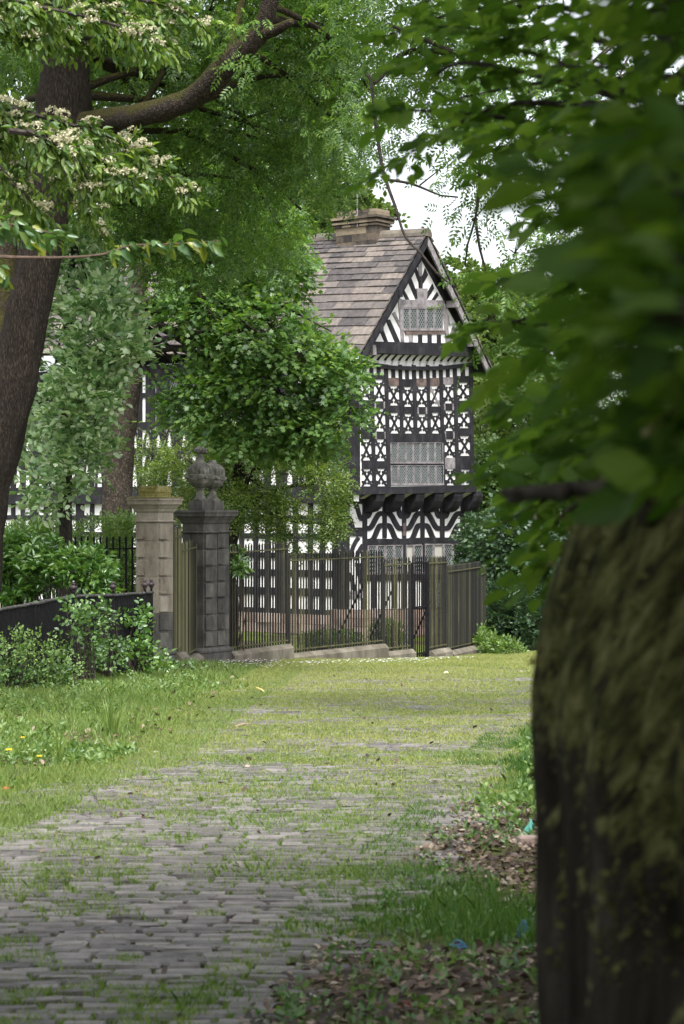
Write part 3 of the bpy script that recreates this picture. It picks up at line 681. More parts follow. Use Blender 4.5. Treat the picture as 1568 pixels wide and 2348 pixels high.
m.bar(A3(p[0], p[1], z_at(505)), A3(p[0], p[1], z_at(450)), .03); m.bar(A3(p[0], p[1], z_at(505)), A3(p[0] - .05, p[1], z_at(497)), .06); m.bar(A3(p[0], p[1], z_at(524)), A3(p[0], p[1], z_at(506)), .025)
m.build('lightning_rod', MT['weathered'], ch)
tf.build('timber_framing', MT['timber'], house)
# ================================================================ ground, road, grass
def sstep(a, b, x): t = np.clip((np.asarray(x, float) - a) / (b - a), 0, 1); return t * t * (3 - 2 * t)
def gbase(Y):
    Y = np.asarray(Y, float)
    return np.where(Y < 38, -.034 * Y, np.where(Y < 53.5, -1.292 - .052 * (Y - 38), -2.098))
def road_left(Y): return np.interp(Y, [0, 7, 13.7, 16, 17.5, 22.8, 28, 34, 40, 50], [-3.2, -2.8, -2.2, -2.0, -1.65, -1.5, -1.3, -1.0, -.6, .8])
def road_right(Y): return np.interp(Y, [0, 7.4, 9.4, 13.4, 17.9, 23.6, 30, 40, 50], [-.95, -.42, -.05, .62, 1.25, 2.1, 2.9, 3.6, 4.2])
def gz(X, Y, fine=True):
    X = np.asarray(X, float); Y = np.asarray(Y, float)
    z = gbase(Y) + .07 * np.clip(road_left(Y) - .3 - X, 0, 3) + .06 * np.clip(X - road_right(Y) - .1, 0, 4) + .03 * np.clip(X - 6, 0, 30)
    p = np.stack([X, Y, 0 * X], -1)
    z = z + .025 * noise3(p, .8, 3) * sstep(4, 9, Y + 4)
    if fine:
        off = sstep(0, .5, np.maximum(road_left(Y) - X, X - road_right(Y)))
        z = z + off * (.018 * noise3(p, 4, 4) + .010 * noise3(p, 11, 5))
    return z
def grid_mesh(xs, ys):
    X, Y = np.meshgrid(xs, ys); Z = gz(X, Y); n, m = X.shape
    i = np.arange(n * m).reshape(n, m)
    q4 = np.stack([i[:-1, :-1], i[:-1, 1:], i[1:, 1:], i[1:, :-1]], -1).reshape(-1, 4)
    return np.stack([X, Y, Z], -1).reshape(-1, 3), (q4.ravel(), np.full(len(q4), 4))
xs = np.concatenate([np.linspace(-100, -14, 18), np.arange(-13.5, 13.6, .25), np.linspace(14, 100, 18)])
ys = np.concatenate([np.linspace(-30, 0, 12), np.arange(.5, 60, .3), np.linspace(61, 170, 20)])
def ground_mat():
    m, nt, N, L = new_mat('turf_and_soil')
    out = N.new('ShaderNodeOutputMaterial'); b = N.new('ShaderNodeBsdfPrincipled'); L.new(b.outputs[0], out.inputs[0]); b.inputs['Roughness'].default_value = .95; b.inputs['Specular IOR Level'].default_value = .1
    geo = N.new('ShaderNodeNewGeometry')
    n1 = N.new('ShaderNodeTexNoise'); n1.inputs['Scale'].default_value = .55; n1.inputs['Detail'].default_value = 5; L.new(geo.outputs['Position'], n1.inputs['Vector'])
    n2 = N.new('ShaderNodeTexNoise'); n2.inputs['Scale'].default_value = 16; n2.inputs['Detail'].default_value = 6; L.new(geo.outputs['Position'], n2.inputs['Vector'])
    r1 = ramp(N, [(.25, (.030, .022, .017)), (.5, (.065, .050, .038)), (.8, (.12, .095, .075))]); L.new(n2.outputs['Fac'], r1.inputs['Fac'])
    r2 = ramp(N, [(.25, (.055, .085, .018)), (.55, (.10, .135, .028)), (.8, (.19, .19, .06))]); L.new(n2.outputs['Fac'], r2.inputs['Fac'])
    r3 = ramp(N, [(.40, (0, 0, 0)), (.58, (1, 1, 1))]); L.new(n1.outputs['Fac'], r3.inputs['Fac'])
    mx = N.new('ShaderNodeMix'); mx.data_type = 'RGBA'; L.new(r3.outputs['Color'], mx.inputs['Factor']); L.new(r1.outputs['Color'], mx.inputs['A']); L.new(r2.outputs['Color'], mx.inputs['B'])
    L.new(mx.outputs['Result'], b.inputs['Base Color'])
    bp = N.new('ShaderNodeBump'); bp.inputs['Strength'].default_value = .8; bp.inputs['Distance'].default_value = .02; L.new(n2.outputs['Fac'], bp.inputs['Height']); L.new(bp.outputs[0], b.inputs['Normal'])
    return m
v, f = grid_mesh(xs, ys); tag(link_mesh('ground', v, f, ground_mat(), smooth=True), kind='structure')

# setts: every stone is modelled, laid in rows across the lane
def setts():
    V = []; Fc = []; J = []; r = np.random.default_rng(21)
    tv = np.array([(-1, -1, -.7), (1, -1, -.7), (1, 1, -.7), (-1, 1, -.7), (-.98, -.96, .5), (.98, -.96, .5), (.98, .96, .5), (-.98, .96, .5), (-.88, -.74, 1), (.88, -.74, 1), (.88, .74, 1), (-.88, .74, 1)])
    tf_ = [(0, 1, 5, 4), (1, 2, 6, 5), (2, 3, 7, 6), (3, 0, 4, 7), (4, 5, 9, 8), (5, 6, 10, 9), (6, 7, 11, 10), (7, 4, 8, 11), (8, 9, 10, 11)]
    Y = 3.5
    while Y < 46:
        d = r.uniform(.082, .108) if Y < 20 else r.uniform(.12, .18)
        X = float(road_left(Y)) - r.uniform(.0, .4); xe = float(road_right(Y)) + r.uniform(-.05, .35)
        if Y < 15: X = -3.0 - r.uniform(0, .3)
        bow = r.uniform(-.01, .01)
        while X < xe:
            wd = r.uniform(.14, .27) * (1 if Y < 22 else 1.8); yy = Y + .05 * math.sin(X * 1.3) + r.uniform(-.004, .004) + bow * X
            z = float(gz(X + wd / 2, yy, False)) + r.uniform(-.006, .006) + .008 * float(noise3(A3(X, yy, 0), 3., 9))
            hx, hy = wd / 2 - r.uniform(.006, .014), d / 2 - r.uniform(.005, .011)
            tl = r.normal(0, .018, 2)
            p = tv * A3(hx, hy, .021); rot = r.normal(0, .02); c, s = math.cos(rot), math.sin(rot)
            p = p + r.normal(0, .004, p.shape) * A3(1, 1, .4)
            q_ = np.stack([p[:, 0] * c - p[:, 1] * s, p[:, 0] * s + p[:, 1] * c, p[:, 2] + p[:, 0] * tl[0] + p[:, 1] * tl[1]], 1) + A3(X + wd / 2, yy, z)
            o = len(V) * 12; V.append(q_); Fc.extend([tuple(i + o for i in t) for t in tf_])
            if 6 < Y < 30: J.append((X, yy - d / 2, wd, d))
            X += wd
        Y += d
    return np.concatenate(V), Fc, np.array(J)
v, f, JT = setts(); tag(link_mesh('cobbled_road', v, f, MT['sett']), kind='structure')

def blades(name, X, Y, h, w, mat, lean=.5, hvar=.5, lift=0.):
    n = len(X); Z = gz(X, Y) + lift; a = rng.uniform(0, 2 * PI, n); b = rng.uniform(0, 2 * PI, n)
    h = h * rng.uniform(1 - hvar, 1 + hvar, n); w = np.broadcast_to(w, (n,))
    P = np.stack([X, Y, Z - .005], 1); S = np.stack([np.cos(a), np.sin(a) * .5, 0 * a], 1) * (w / 2)[:, None]
    Ld = np.stack([np.cos(b), np.sin(b), 0 * b], 1) * (h * lean * rng.random(n))[:, None]
    M = P + Ld * .35 + np.stack([0 * h, 0 * h, h * .6], 1); Tp = P + Ld + np.stack([0 * h, 0 * h, h], 1)
    V = np.stack([P - S, P + S, M + S * .75, Tp, M - S * .75], 1).reshape(-1, 3)
    lp = (np.arange(n)[:, None] * 5 + np.arange(5)[None]).ravel()
    return tag(link_mesh(name, V, (lp, np.full(n, 5)), mat), kind='stuff')
def scatter(n, y0, y1, xl, xr, pw=1.):
    Y = y0 + (y1 - y0) * rng.random(n) ** pw; X = xl(Y) + (xr(Y) - xl(Y)) * rng.random(n); return X, Y
vis = lambda Y: .175 * Y + .5
# lawn over the setts: thin and patchy near, closing up into turf further on
X, Y = scatter(420000, 6.5, 50, lambda Y: np.maximum(road_left(Y) - .6, -vis(Y)), lambda Y: np.minimum(road_right(Y) + .9, vis(Y)), 1.)
p = np.stack([X, Y, 0 * X], 1)
nr = sstep(22, 14, Y); patch = (1 - .6 * nr) * noise3(p, 1.1, 31) + (.7 + .1 * nr) * noise3(p, 3.4, 32) + (.5 + .35 * nr) * noise3(p, 10, 33)
thr = np.interp(Y, [7, 12, 16, 20, 25, 30, 36, 42], [.75, .38, -.08, -.50, -.95, -1.3, -1.8, -2.5])
edge = sstep(-.5, .3, np.maximum(road_left(Y) - X, X - road_right(Y) + .1))
keep = patch > thr - 2.2 * edge
keep &= rng.random(len(X)) < np.interp(Y, [7, 14, 25, 50], [1., .9, .8, .9])

def bareness(X, Y):
    q_ = np.stack([X, Y, 0 * X], 1)
    return np.exp(-(((X - 1.0 - .06 * (Y - 12.2)) / .36) ** 2 + ((Y - 12.3) / 1.5) ** 2)) * 3. + sstep(9.6, 8.2, Y + .5 * X) * (1.1 + .6 * noise3(q_, 2.6, 47))
keep &= ~((X > road_right(Y) - .1) & (rng.random(len(X)) < .5 * sstep(16, 13, Y) + bareness(X, Y) * .8))
X, Y, edge = X[keep], Y[keep], edge[keep]
hh = np.interp(Y, [7, 14, 20, 35, 50], [.030, .026, .028, .036, .05]) * (1 + .6 * sstep(-.3, .3, np.maximum(road_left(Y) - X, X - road_right(Y))))
wv = np.interp(Y, [7, 20, 50], [.0042, .008, .015]); lf = .013 * (1 - edge); nearb = rng.random(len(X)) < sstep(19, 11, Y)
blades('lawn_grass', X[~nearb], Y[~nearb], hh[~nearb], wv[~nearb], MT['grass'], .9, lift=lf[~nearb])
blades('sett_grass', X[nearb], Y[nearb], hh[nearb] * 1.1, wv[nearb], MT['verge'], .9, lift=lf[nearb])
# verges
X, Y = scatter(150000, 12, 37, lambda Y: -vis(Y), lambda Y: np.maximum(road_left(Y) + .25, -vis(Y)), .85)
p = np.stack([X, Y, 0 * X], 1); d = road_left(Y) - X
keep = (rng.random(len(X)) < np.clip(.45 + .5 * noise3(p, 1.7, 41) + .5 * sstep(.9, 0, d), .06, 1)); X, Y, d = X[keep], Y[keep], d[keep]
blades('verge_grass', X, Y, .05 + .05 * sstep(.2, 1.4, d), np.interp(Y, [12, 36], [.006, .011]), MT['verge'], .9)
X, Y = scatter(70000, 6.5, 24, lambda Y: road_right(Y) - .25, lambda Y: np.minimum(road_right(Y) + 2.2, vis(Y) * .62 + .3), 1.)
p = np.stack([X, Y, 0 * X], 1); d = X - road_right(Y)
soil = (noise3(p, 1.5, 43) + .6 * noise3(p, 5, 44)); bare = bareness(X, Y) * .95
keep = (soil > -.35 + bare) & (rng.random(len(X)) < sstep(24, 19, Y)); X, Y, d = X[keep], Y[keep], d[keep]
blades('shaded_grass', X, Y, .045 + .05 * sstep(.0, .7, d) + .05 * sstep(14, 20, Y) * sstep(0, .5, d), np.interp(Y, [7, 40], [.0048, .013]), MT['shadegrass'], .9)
# grass rooted in the joints between the setts
k = 40; n = len(JT); fr = rng.random((n, k)); side = rng.random((n, k)) < .22
X = JT[:, None, 0] + JT[:, None, 2] * np.where(side, 0, fr) + rng.normal(0, .006, (n, k)); Y = JT[:, None, 1] + JT[:, None, 3] * np.where(side, fr, 0) + rng.normal(0, .006, (n, k))
X, Y = X.ravel(), Y.ravel(); p = np.stack([X, Y, 0 * X], 1); g = noise3(p, 2.6, 51) + .7 * noise3(p, 8, 52) + .4 * noise3(p, 21, 53)
kk = (g > np.interp(Y, [6, 12, 20, 30], [-.42, -.45, -.7, -1.])) & (np.abs(X) < vis(Y)) & (X < road_right(Y) + .2); X, Y = X[kk], Y[kk]; g = g[kk]
blades('joint_grass', X, Y, .026 + .016 * np.clip(g, 0, 1.2), np.interp(Y, [7, 24], [.0042, .009]), MT['verge'], 1.1, lift=.004)

# fallen leaves
def deadleaves(n, y0, y1, xl, xr, size, fn=None):
    X, Y = scatter(n, y0, y1, xl, xr)
    if fn is not None: k = fn(X, Y); X, Y = X[k], Y[k]
    return np.stack([X, Y, gz(X, Y) + rng.uniform(.004, .03, len(X))], 1), size * rng.uniform(.5, 1.3, len(X))
parts = [deadleaves(9000, 6.6, 14.5, lambda Y: road_right(Y) + .05, lambda Y: np.minimum(road_right(Y) + 1.6, vis(Y) * .62), .042, lambda X, Y: noise3(np.stack([X, Y, 0 * X], 1), 2.1, 61) > .35 - 1.6 * bareness(X, Y)),
         deadleaves(420, 8, 40, lambda Y: np.maximum(road_left(Y) - .3, -vis(Y)), lambda Y: np.minimum(road_right(Y) + .2, vis(Y)), .055),
         deadleaves(2400, 17, 36, lambda Y: -vis(Y), lambda Y: road_left(Y) - .2, .075, lambda X, Y: noise3(np.stack([X, Y, 0 * X], 1), 1.4, 63) > -.1)]
O = np.concatenate([a for a, _ in parts]); Ls = np.concatenate([b for _, b in parts])
tag(leaf_mesh('dead_leaves', O, rnd(len(O)) * A3(1, 1, .25), rnd(len(O), .4) + A3(0, 0, 1), Ls, T_oval(.62, .16, 1, -.15), MT['deadleaf']), kind='stuff')
# daisies under the railings
X, Y = scatter(900, 0, 1, lambda t: 0 * t, lambda t: 0 * t + 1)
t = rng.random(520); dx = np.interp(t, [0, .3, .6, 1], [500, 640, 880, 1105]); Yd = np.interp(dx, [500, 660, 880, 1000, 1105], [37.8, 39.6, 42.2, 44.4, 48.2]) - np.abs(rng.normal(.2, 1.5, len(t))); Xd = (dx - CX) * Yd / F
k = noise3(np.stack([Xd, Yd, 0 * Xd], 1), 1.3, 71) > -.5; Xd, Yd = Xd[k], Yd[k]
O = []; A_ = []; N_ = []
for x, y in zip(Xd, Yd):
    z = float(gz(x, y)) + rng.uniform(.05, .085); nrm = unit(A3(rng.normal(0, .3), -.55 + rng.normal(0, .3), 1))
    for k in range(4): a = k * PI / 2; O.append((x, y, z)); A_.append((math.cos(a), math.sin(a), .1)); N_.append(nrm)
tag(leaf_mesh('daisies', np.array(O), np.array(A_), np.array(N_), .0155, T_diamond(.9, 0), MT['daisy']), kind='stuff')

# ================================================================ gate piers
def sqring(c, h, rot, z):
    return [(c[0] + h * math.sqrt(2) * math.cos(rot + PI / 4 + k * PI / 2), c[1] + h * math.sqrt(2) * math.sin(rot + PI / 4 + k * PI / 2), z) for k in range(4)]
def pier(name, label, dxc, Y, ztop_dy, mats, urn=None, group='stone gate piers', rot=math.radians(-31), half=.232, split=None):
    X = (dxc - CX) * Y / F; g = float(gz(X, Y, False)) - .12; zt = EYE - (ztop_dy - CY) * Y / F
    root = empty(name, (X, Y, g), label, 'gate pier', group)
    c = (X, Y); ax = A3(math.cos(rot), math.sin(rot), 0); ay = A3(-math.sin(rot), math.cos(rot), 0)
    # levels measured from the moulded cap down
    zc0, zneck, zb = zt - .27, zt - .44, g + .38
    body = {}
    def M(z): return mats[1] if split is not None and z < split else mats[0]
    def mb(z): 
        k = 'lower_shaft' if split is not None and z < split else 'shaft'
        return body.setdefault(k, (MB(), M(z)))[0]
    n = 7; dz = (zneck - zb) / n
    for k in range(n):
        z0, z1 = zb + k * dz, zb + (k + 1) * dz; m = mb((z0 + z1) / 2)
        m.loft([sqring(c, half, rot, z0 + .003), sqring(c, half, rot, z1 - .003)])
        m.loft([sqring(c, half - .008, rot, z0 - .01), sqring(c, half - .008, rot, z1 + .01)], cap=False)
        # projecting rusticated blocks beside the plain pilaster strip
        zm = (z0 + z1) / 2; hz = dz / 2 - .027
        for sgn, axx, ayy in ((-1, ax, ay), (1, ay, ax), (-1, ay, ax), (1, ax, ay)):
            side = ayy * sgn if axx is ax else ayy * sgn
        pc = A3(X, Y, zm)
        m.box(pc - ay * half - ax * (half * .58), half * .34, .042, hz, ax, ay)          # left part of the front face
        m.box(pc + ax * half - ay * (half * .34), .040, half * .52, hz, ax, ay)         # near part of the right face
        m.box(pc - ax * half + ay * 0, .026, half * .5, hz, ax, ay)
        m.box(pc + ay * half, half * .5, .026, hz, ax, ay)
    for k, (m, mt) in body.items(): m.build(k, mt, root)
    m = MB(); oc = lambda h_, z_: [tuple(A3(X, Y, z_) + ax * (sx_ * h_) + ay * (sy_ * h_)) for sx_, sy_ in ((1, .62), (.62, 1), (-.62, 1), (-1, .62), (-1, -.62), (-.62, -1), (.62, -1), (1, -.62))]
    m.loft([oc(half + .085, g - .3), oc(half + .085, zb - .11), oc(half + .10, zb - .09), oc(half + .10, zb - .055), oc(half + .075, zb - .03), oc(half + .05, zb - .004)])
    m.build('base', M(g), root)
    m = MB(); m.loft([sqring(c, half + a, rot, z) for a, z in ((.0, zneck + .003), (.03, zneck + .005), (.038, zneck + .02), (.03, zneck + .035), (.004, zneck + .04), (.004, zc0), (.03, zc0 + .03), (.045, zc0 + .075), (.055, zc0 + .08), (.085, zc0 + .13), (.115, zc0 + .15), (.12, zc0 + .215), (.135, zc0 + .22), (.135, zt - .03), (.12, zt - .004))])
    cap = m.build('cap', mats[0], root)
    return root, c, zt, cap, rot
p1, c, zt, cap, rot = pier('gate_pier', 'pale buff stone gate pier with dark lower half and moss on its bare cap', 355, 36.4, 1141, (MT['buff'], MT['soot']), split=-.15)
m = MB(); 
m.loft([sqring(c, .367, rot, zt - .006), sqring(c, .372, rot, zt + .006), sqring(c, .33, rot, zt + .018)]); m.build('moss_crust', MT['mosscap'], cap)
m = MB(); m.loft([sqring(c, .205, rot, zt + .015), sqring(c, .205, rot, zt + .09)]); m.loft([sqring(c, .212, rot, zt + .094), sqring(c, .205, rot, zt + .20), sqring(c, .17, rot, zt + .21)]); m.build('finial_block', MT['mosscap'], p1)
def urn(root, c, zt, rot, finial=True):
    m = MB(); m.loft([sqring(c, .160, rot, zt - .004), sqring(c, .160, rot, zt + .10), sqring(c, .152, rot, zt + .172)]); m.build('urn_plinth', MT['soot'], root)
    b = MB(); z = zt + .17; K = 1.07
    prof = [(.135, 0), (.135, .03), (.11, .045), (.08, .09), (.066, .15), (.064, .19), (.080, .215), (.075, .225), (.115, .245), (.165, .28), (.203, .325), (.224, .375), (.232, .42), (.236, .455), (.230, .47)]
    b.lathe((c[0], c[1], z), [(r * 1.06, h * K) for r, h in prof], 32)
    dome = [(.225, .465), (.232, .50), (.232, .54), (.222, .58), (.20, .615), (.165, .645), (.11, .672), (.09, .69), (.07, .73), (.055, .78), (.048, .83)]
    if not finial: dome = dome[:-2] + [(.06, .745)]
    b.lathe((c[0], c[1], z), [(r * 1.06, h * K) for r, h in dome], 96, flute=lambda k, a: (-.085 * (1 - abs(math.sin(a * 9.5))) if k < 7 else 0))
    u = b.build('urn', MT['urn'], root, smooth=False)
    s = MB(); rr = np.random.default_rng(2)
    for k in range(48):              # fruit swags and masks hung round the bowl
        a = 2 * PI * k / 48; q_ = (k % 12) / 12; sag = .045 * math.sin(PI * q_) ; r = .240 + (.030 if k % 12 == 0 else .004)
        rad = .030 if k % 12 in (0, 11, 1) else .014
        s.lathe((c[0] + r * math.cos(a + .4), c[1] + r * math.sin(a + .4), z + .42 * K - sag), [(.2 * rad, -rad), (rad * .8, -rad * .6), (rad, 0), (rad * .8, rad * .6), (.2 * rad, rad)], 7)
    s.build('swag', MT['urn'], u)
    if finial:
        s = MB()
        for k in range(46):
            a = rr.uniform(0, 2 * PI); el = rr.uniform(-.5, 1.2); r = .115
            rad = rr.uniform(.026, .04)
            s.lathe((c[0] + r * math.cos(a) * math.cos(el), c[1] + r * math.sin(a) * math.cos(el), z + .885 * K + .055 * math.sin(el)), [(.2 * rad, -rad), (rad, 0), (.2 * rad, rad)], 6)
        s.lathe((c[0], c[1], z), [(.05, .82 * K), (.10, .86 * K), (.11, .90 * K), (.06, .945 * K)], 12)
        s.build('flower_finial', MT['urn'], u)
p2, c, zt, cap, rot = pier('gate_pier', 'dark sooty gate pier carrying the fluted urn with a carved flower top', 459, 38.6, 1169, (MT['soot'], MT['soot']))
urn(p2, c, zt, rot)
p3, c, zt, cap, rot = pier('gate_pier', 'dark gate pier half hidden behind its neighbour, its urn missing the top', 487, 39.7, 1169, (MT['soot'], MT['soot']))
urn(p3, c, zt, rot, False)

# ================================================================ railings
def barrun(mb, a, b, zb, zt, sp, w, tip=.05, taper=True):
    """upright bars from a to b (xy); zb, zt = (start, end) heights"""
    a = np.asarray(a, float); b = np.asarray(b, float); n = max(2, int(round(np.linalg.norm(b - a) / sp))); d = unit(b - a); nn = A3(-d[1], d[0])[:2] if False else np.array([-d[1], d[0]])
    for k in range(n):
        t = (k + .5) / n; p = a + (b - a) * t; z0 = zb[0] + (zb[1] - zb[0]) * t; z1 = zt[0] + (zt[1] - zt[0]) * t
        h = w / 2
        ring = lambda s, z: [(p[0] + (d[0] * i + nn[0] * j) * h * s, p[1] + (d[1] * i + nn[1] * j) * h * s, z) for i, j in ((-1, -1), (1, -1), (1, 1), (-1, 1))]
        mb.loft([ring(1, z0), ring(1, z1 - tip), ring(.15, z1)])
def flatrail(mb, a, b, z, w, h): mb.bar(A3(a[0], a[1], z[0]), A3(b[0], b[1], z[1]), w, h)
def dz(dy, Y): return EYE - (dy - CY) * Y / F
def XY(dx, Y): return np.array([(dx - CX) * Y / F, Y])
RL = empty('iron_railing', (*XY(800, 43), float(gz(.1, 43))), 'long spear topped iron railing on low stone wall stepping down in front of the house', 'railing', 'spear topped railings by the gate')
def rail_panel(root, A, B_, ry, by, spear=.16, wall=True, sp=.094, gap=0., w=.027, railm='ironrail', barm='mossiron', wallz=None, post=True):
    (xa, Ya), (xb, Yb) = A, B_; a, b = XY(xa, Ya), XY(xb, Yb); zr = (dz(ry[0], Ya), dz(ry[1], Yb)); zb = (dz(by[0], Ya), dz(by[1], Yb))
    m = MB(); barrun(m, a, b, (zb[0] - .03, zb[1] - .03), (zr[0] + spear, zr[1] + spear), sp, w); m.build('bar_grille', MT[barm], root)
    for zz in (zr, (zb[0] + .03, zb[1] + .03)): m = MB(); flatrail(m, a, b, zz, .045, .028); m.build('rail', MT[railm], root)
    if post:
        d = unit(b - a)
        for e, k in ((a + d * .02, 0), (b - d * .02, 1)):
            m = MB(); m.box(A3(e[0], e[1], (zr[k] + zb[k]) / 2), .022, .022, (zr[k] - zb[k]) / 2 + .06, A3(d[0], d[1], 0), A3(-d[1], d[0], 0))
            m.build('post', MT[barm], root)
    if wall:
        m = MB(); d = unit(b - a); nn = np.array([-d[1], d[0]]); hw = .17
        g0 = min(float(gz(*a)), float(gz(*b))) - .5
        sec = lambda p, z: [(p[0] - nn[0] * hw, p[1] - nn[1] * hw, g0), (p[0] - nn[0] * hw, p[1] - nn[1] * hw, z - .09), (p[0] - nn[0] * hw * .45, p[1] - nn[1] * hw * .45, z - .01), (p[0] + nn[0] * hw * .45, p[1] + nn[1] * hw * .45, z - .01), (p[0] + nn[0] * hw, p[1] + nn[1] * hw, z - .09), (p[0] + nn[0] * hw, p[1] + nn[1] * hw, g0)]
        nst = max(2, int(np.linalg.norm(b - a) / 1.1))
        for k in range(nst):
            e0, e1 = a + (b - a) * (k / nst) + d * .003, a + (b - a) * ((k + 1) / nst) - d * .003
            z0 = zb[0] + (zb[1] - zb[0]) * k / nst - .03; z1 = zb[0] + (zb[1] - zb[0]) * (k + 1) / nst - .03
            m.loft([sec(e0, z0), sec(e1, z1)])
        m.build('low_wall', MT['wallstone'], root)
for A, Bb, ry, by in (((522, 39.9), (659, 41.6), (1267, 1258), (1489, 1471)), ((661, 41.63), (877, 44.35), (1285, 1276), (1494, 1471)), ((879, 44.4), (940, 45.25), (1296, 1292), (1490, 1483)),
                      ((982, 45.95), (1023, 46.85), (1291, 1289), (1488, 1480)), ((1025, 46.9), (1101, 51.0), (1311, 1300), (1489, 1472)), ((1102, 51.05), (1113, 53.6), (1318, 1312), (1478, 1468))):
    rail_panel(RL, A, Bb, ry, by, barm='mossiron')
# back stays behind the panels
for dx_, Y_, y0_, y1_ in ((838, 44.1, 1330, 1420), (905, 45.0, 1340, 1440), (1000, 46.6, 1350, 1450)):
    m = MB(); a = at(dx_, y0_ + 0, Y_); b = at(dx_ - 60, y1_ + 30, Y_ + 1.2); m.bar(a, b, .03); m.build('back_stay', MT['iron'], RL)
GT = empty('iron_gate', (*XY(961, 45.6), float(gz(1.7, 45.6))), 'narrow black iron gate with bars down to the ground between the low wall ends', 'gate')
a, b = XY(944, 45.3), XY(979, 45.9); g = float(gz(*a)); m = MB(); barrun(m, a, b, (g + .04,) * 2, (dz(1274, 45.3), dz(1274, 45.9)), .10, .024); m.build('bar_grille', MT['iron'], GT)
for z in (dz(1291, 45.5), dz(1392, 45.5), g + .12): m = MB(); flatrail(m, a, b, (z, z), .04, .035); m.build('rail', MT['iron'], GT)
for e in (a, b): m = MB(); m.box(A3(e[0], e[1], (g - .3 + dz(1290, 45.6)) / 2), .045, .045, (dz(1290, 45.6) - g + .3) / 2); m.build('post', MT['iron'], GT)
# short railing between the pale pier and the dark one
RS = empty('iron_railing', (*XY(415, 37.6), float(gz(-2.9, 37.6))), 'short algae green railing in two steps between the pale pier and the first dark pier', 'railing', 'spear topped railings by the gate')
rail_panel(RS, (397, 36.7), (414, 37.2), (1233, 1230), (1494, 1488), sp=.082, w=.026, barm='algae')
rail_panel(RS, (414, 37.25), (449, 38.3), (1264, 1254), (1512, 1491), sp=.082, w=.026, barm='algae')
# tall open railing to the left of the pale pier
RT = empty('iron_railing', (*XY(190, 37.2), float(gz(-4.7, 37.2))), 'open black railing with blunt spikes left of the pale pier, leafy hedge behind', 'railing', 'spear topped railings by the gate')
a, b = XY(311, 36.6), XY(-140, 38.4); g = float(gz(-4.5, 37)); m = MB(); barrun(m, a, b, (g - .2,) * 2, (dz(1229, 36.6), dz(1228, 38.4)), .132, .026, .03); m.build('bar_grille', MT['iron'], RT)
for zz in ((dz(1258, 36.6), dz(1257, 38.4)), (g + .15, g + .15)): m = MB(); flatrail(m, a, b, zz, .05, .022); m.build('rail', MT['iron'], RT)
# low close-barred fence with ball finials, running towards the camera
FB = empty('iron_fence', (*XY(200, 30), float(gz(-3.8, 30))), 'low black close barred fence with knobbed posts and creepers growing through it', 'fence')
pts = [(-30, 1403, 26.3), (0, 1397.5, 26.8), (82, 1383, 28.1), (143, 1371, 29.1), (190, 1366.5, 29.9), (263, 1364, 31.1), (318, 1360, 32.1), (350.5, 1358, 32.7)]
W3 = [at(*p) for p in pts]
m = MB(); m.tube(W3, [.022] * len(W3), 8, rough=.25, seed=4, step=.2); m.build('top_rail', MT['handrail'], FB)
m = MB(); ml = MB()
for p, q_ in zip(W3[:-1], W3[1:]):
    barrun(m, p[:2], q_[:2], (float(gz(*p[:2])) - .05, float(gz(*q_[:2])) - .05), (p[2], q_[2]), .074, .026, .003)
    ml.bar(A3(p[0], p[1], float(gz(*p[:2])) + .12), A3(q_[0], q_[1], float(gz(*q_[:2])) + .12), .03, .02)
m.build('bar_grille', MT['iron'], FB); ml.build('lower_rail', MT['iron'], FB)
for dx_, dyt, Y_ in ((169, 1366, 29.55), (259, 1364, 31.05), (332, 1359.5, 32.35), (347, 1358.5, 32.65), (80, 1384, 28.05)):
    p = at(dx_, dyt, Y_); g = float(gz(p[0], p[1])) - .1; k = Y_ / F; m = MB(); m.box(A3(p[0], p[1], (g + p[2]) / 2), .024, .024, (p[2] - g) / 2); po = m.build('post', MT['iron'], FB)
    if dx_ == 80: continue
    h = 31 * k / .2; m = MB(); s = 31 * k
    m.lathe((p[0], p[1], p[2]), [(.020, 0), (.020, s * .30), (.034, s * .33), (.022, s * .38), (.036, s * .44), (.056, s * .60), (.050, s * .70), (.026, s * .76), (.020, s * .80), (.030, s * .88), (.028, s * .95), (.008, s)], 14)
    m.build('ball_finial', MT['finial'], po, smooth=True)
# ================================================================ trees and shrubs
EXPOSURE = 1.4
def nearest(pts, c, k=3):
    d = np.linalg.norm(np.asarray(pts) - c, axis=1); return [np.asarray(pts)[i] for i in np.argsort(d)[:k]]
def tree(name, label, cat, trunk, rads, blobs, S, tm, L, m, length, lm, bk, group=None, gap=.0, lo=.3, droop=.15, hang=.1, limbr=None, sub=7, jit=.35, phi=.95, flat=.6, gscale=1.6, step=.35, sides=12, rough=.12, extra=None, seed=0, limbmat=None, forks=None, flower=None):
    """trunk: points; blobs: foliage masses; S twigs of m leaves"""
    g = float(gz(trunk[0][0], trunk[0][1])); trunk = [np.asarray(p, float) for p in trunk]
    root = empty(name, (trunk[0][0], trunk[0][1], min(g, trunk[0][2])), label, cat, group)
    mb = MB(); mb.tube(trunk, rads, sides, rough, seed, step, ridge=.05 if sides > 11 else 0); mb.build('trunk', MT[bk], root, smooth=True)
    mb = MB(); fp = forks or trunk[len(trunk) // 2:]; lr = limbr or rads[-1]
    for b in blobs: limbs(mb, nearest(fp, b[0], 2), lr * .55, [b], sub, seed)
    if extra: extra(mb)
    mb.build('branches', MT[limbmat or 'barkdark'], root, smooth=True)
    P, D = crown_pts(blobs, S, gap, gscale, lo, flat, droop, seed=100 + seed)
    O, A_, N_, L_ = sprays(P, D, length * rng.uniform(.6, 1.2, len(P)), m, L, phi, .15, jit, 1., hang)
    leaf_mesh('crown', O, A_, N_, L_, tm, MT[lm], root)
    return root, (P, D)
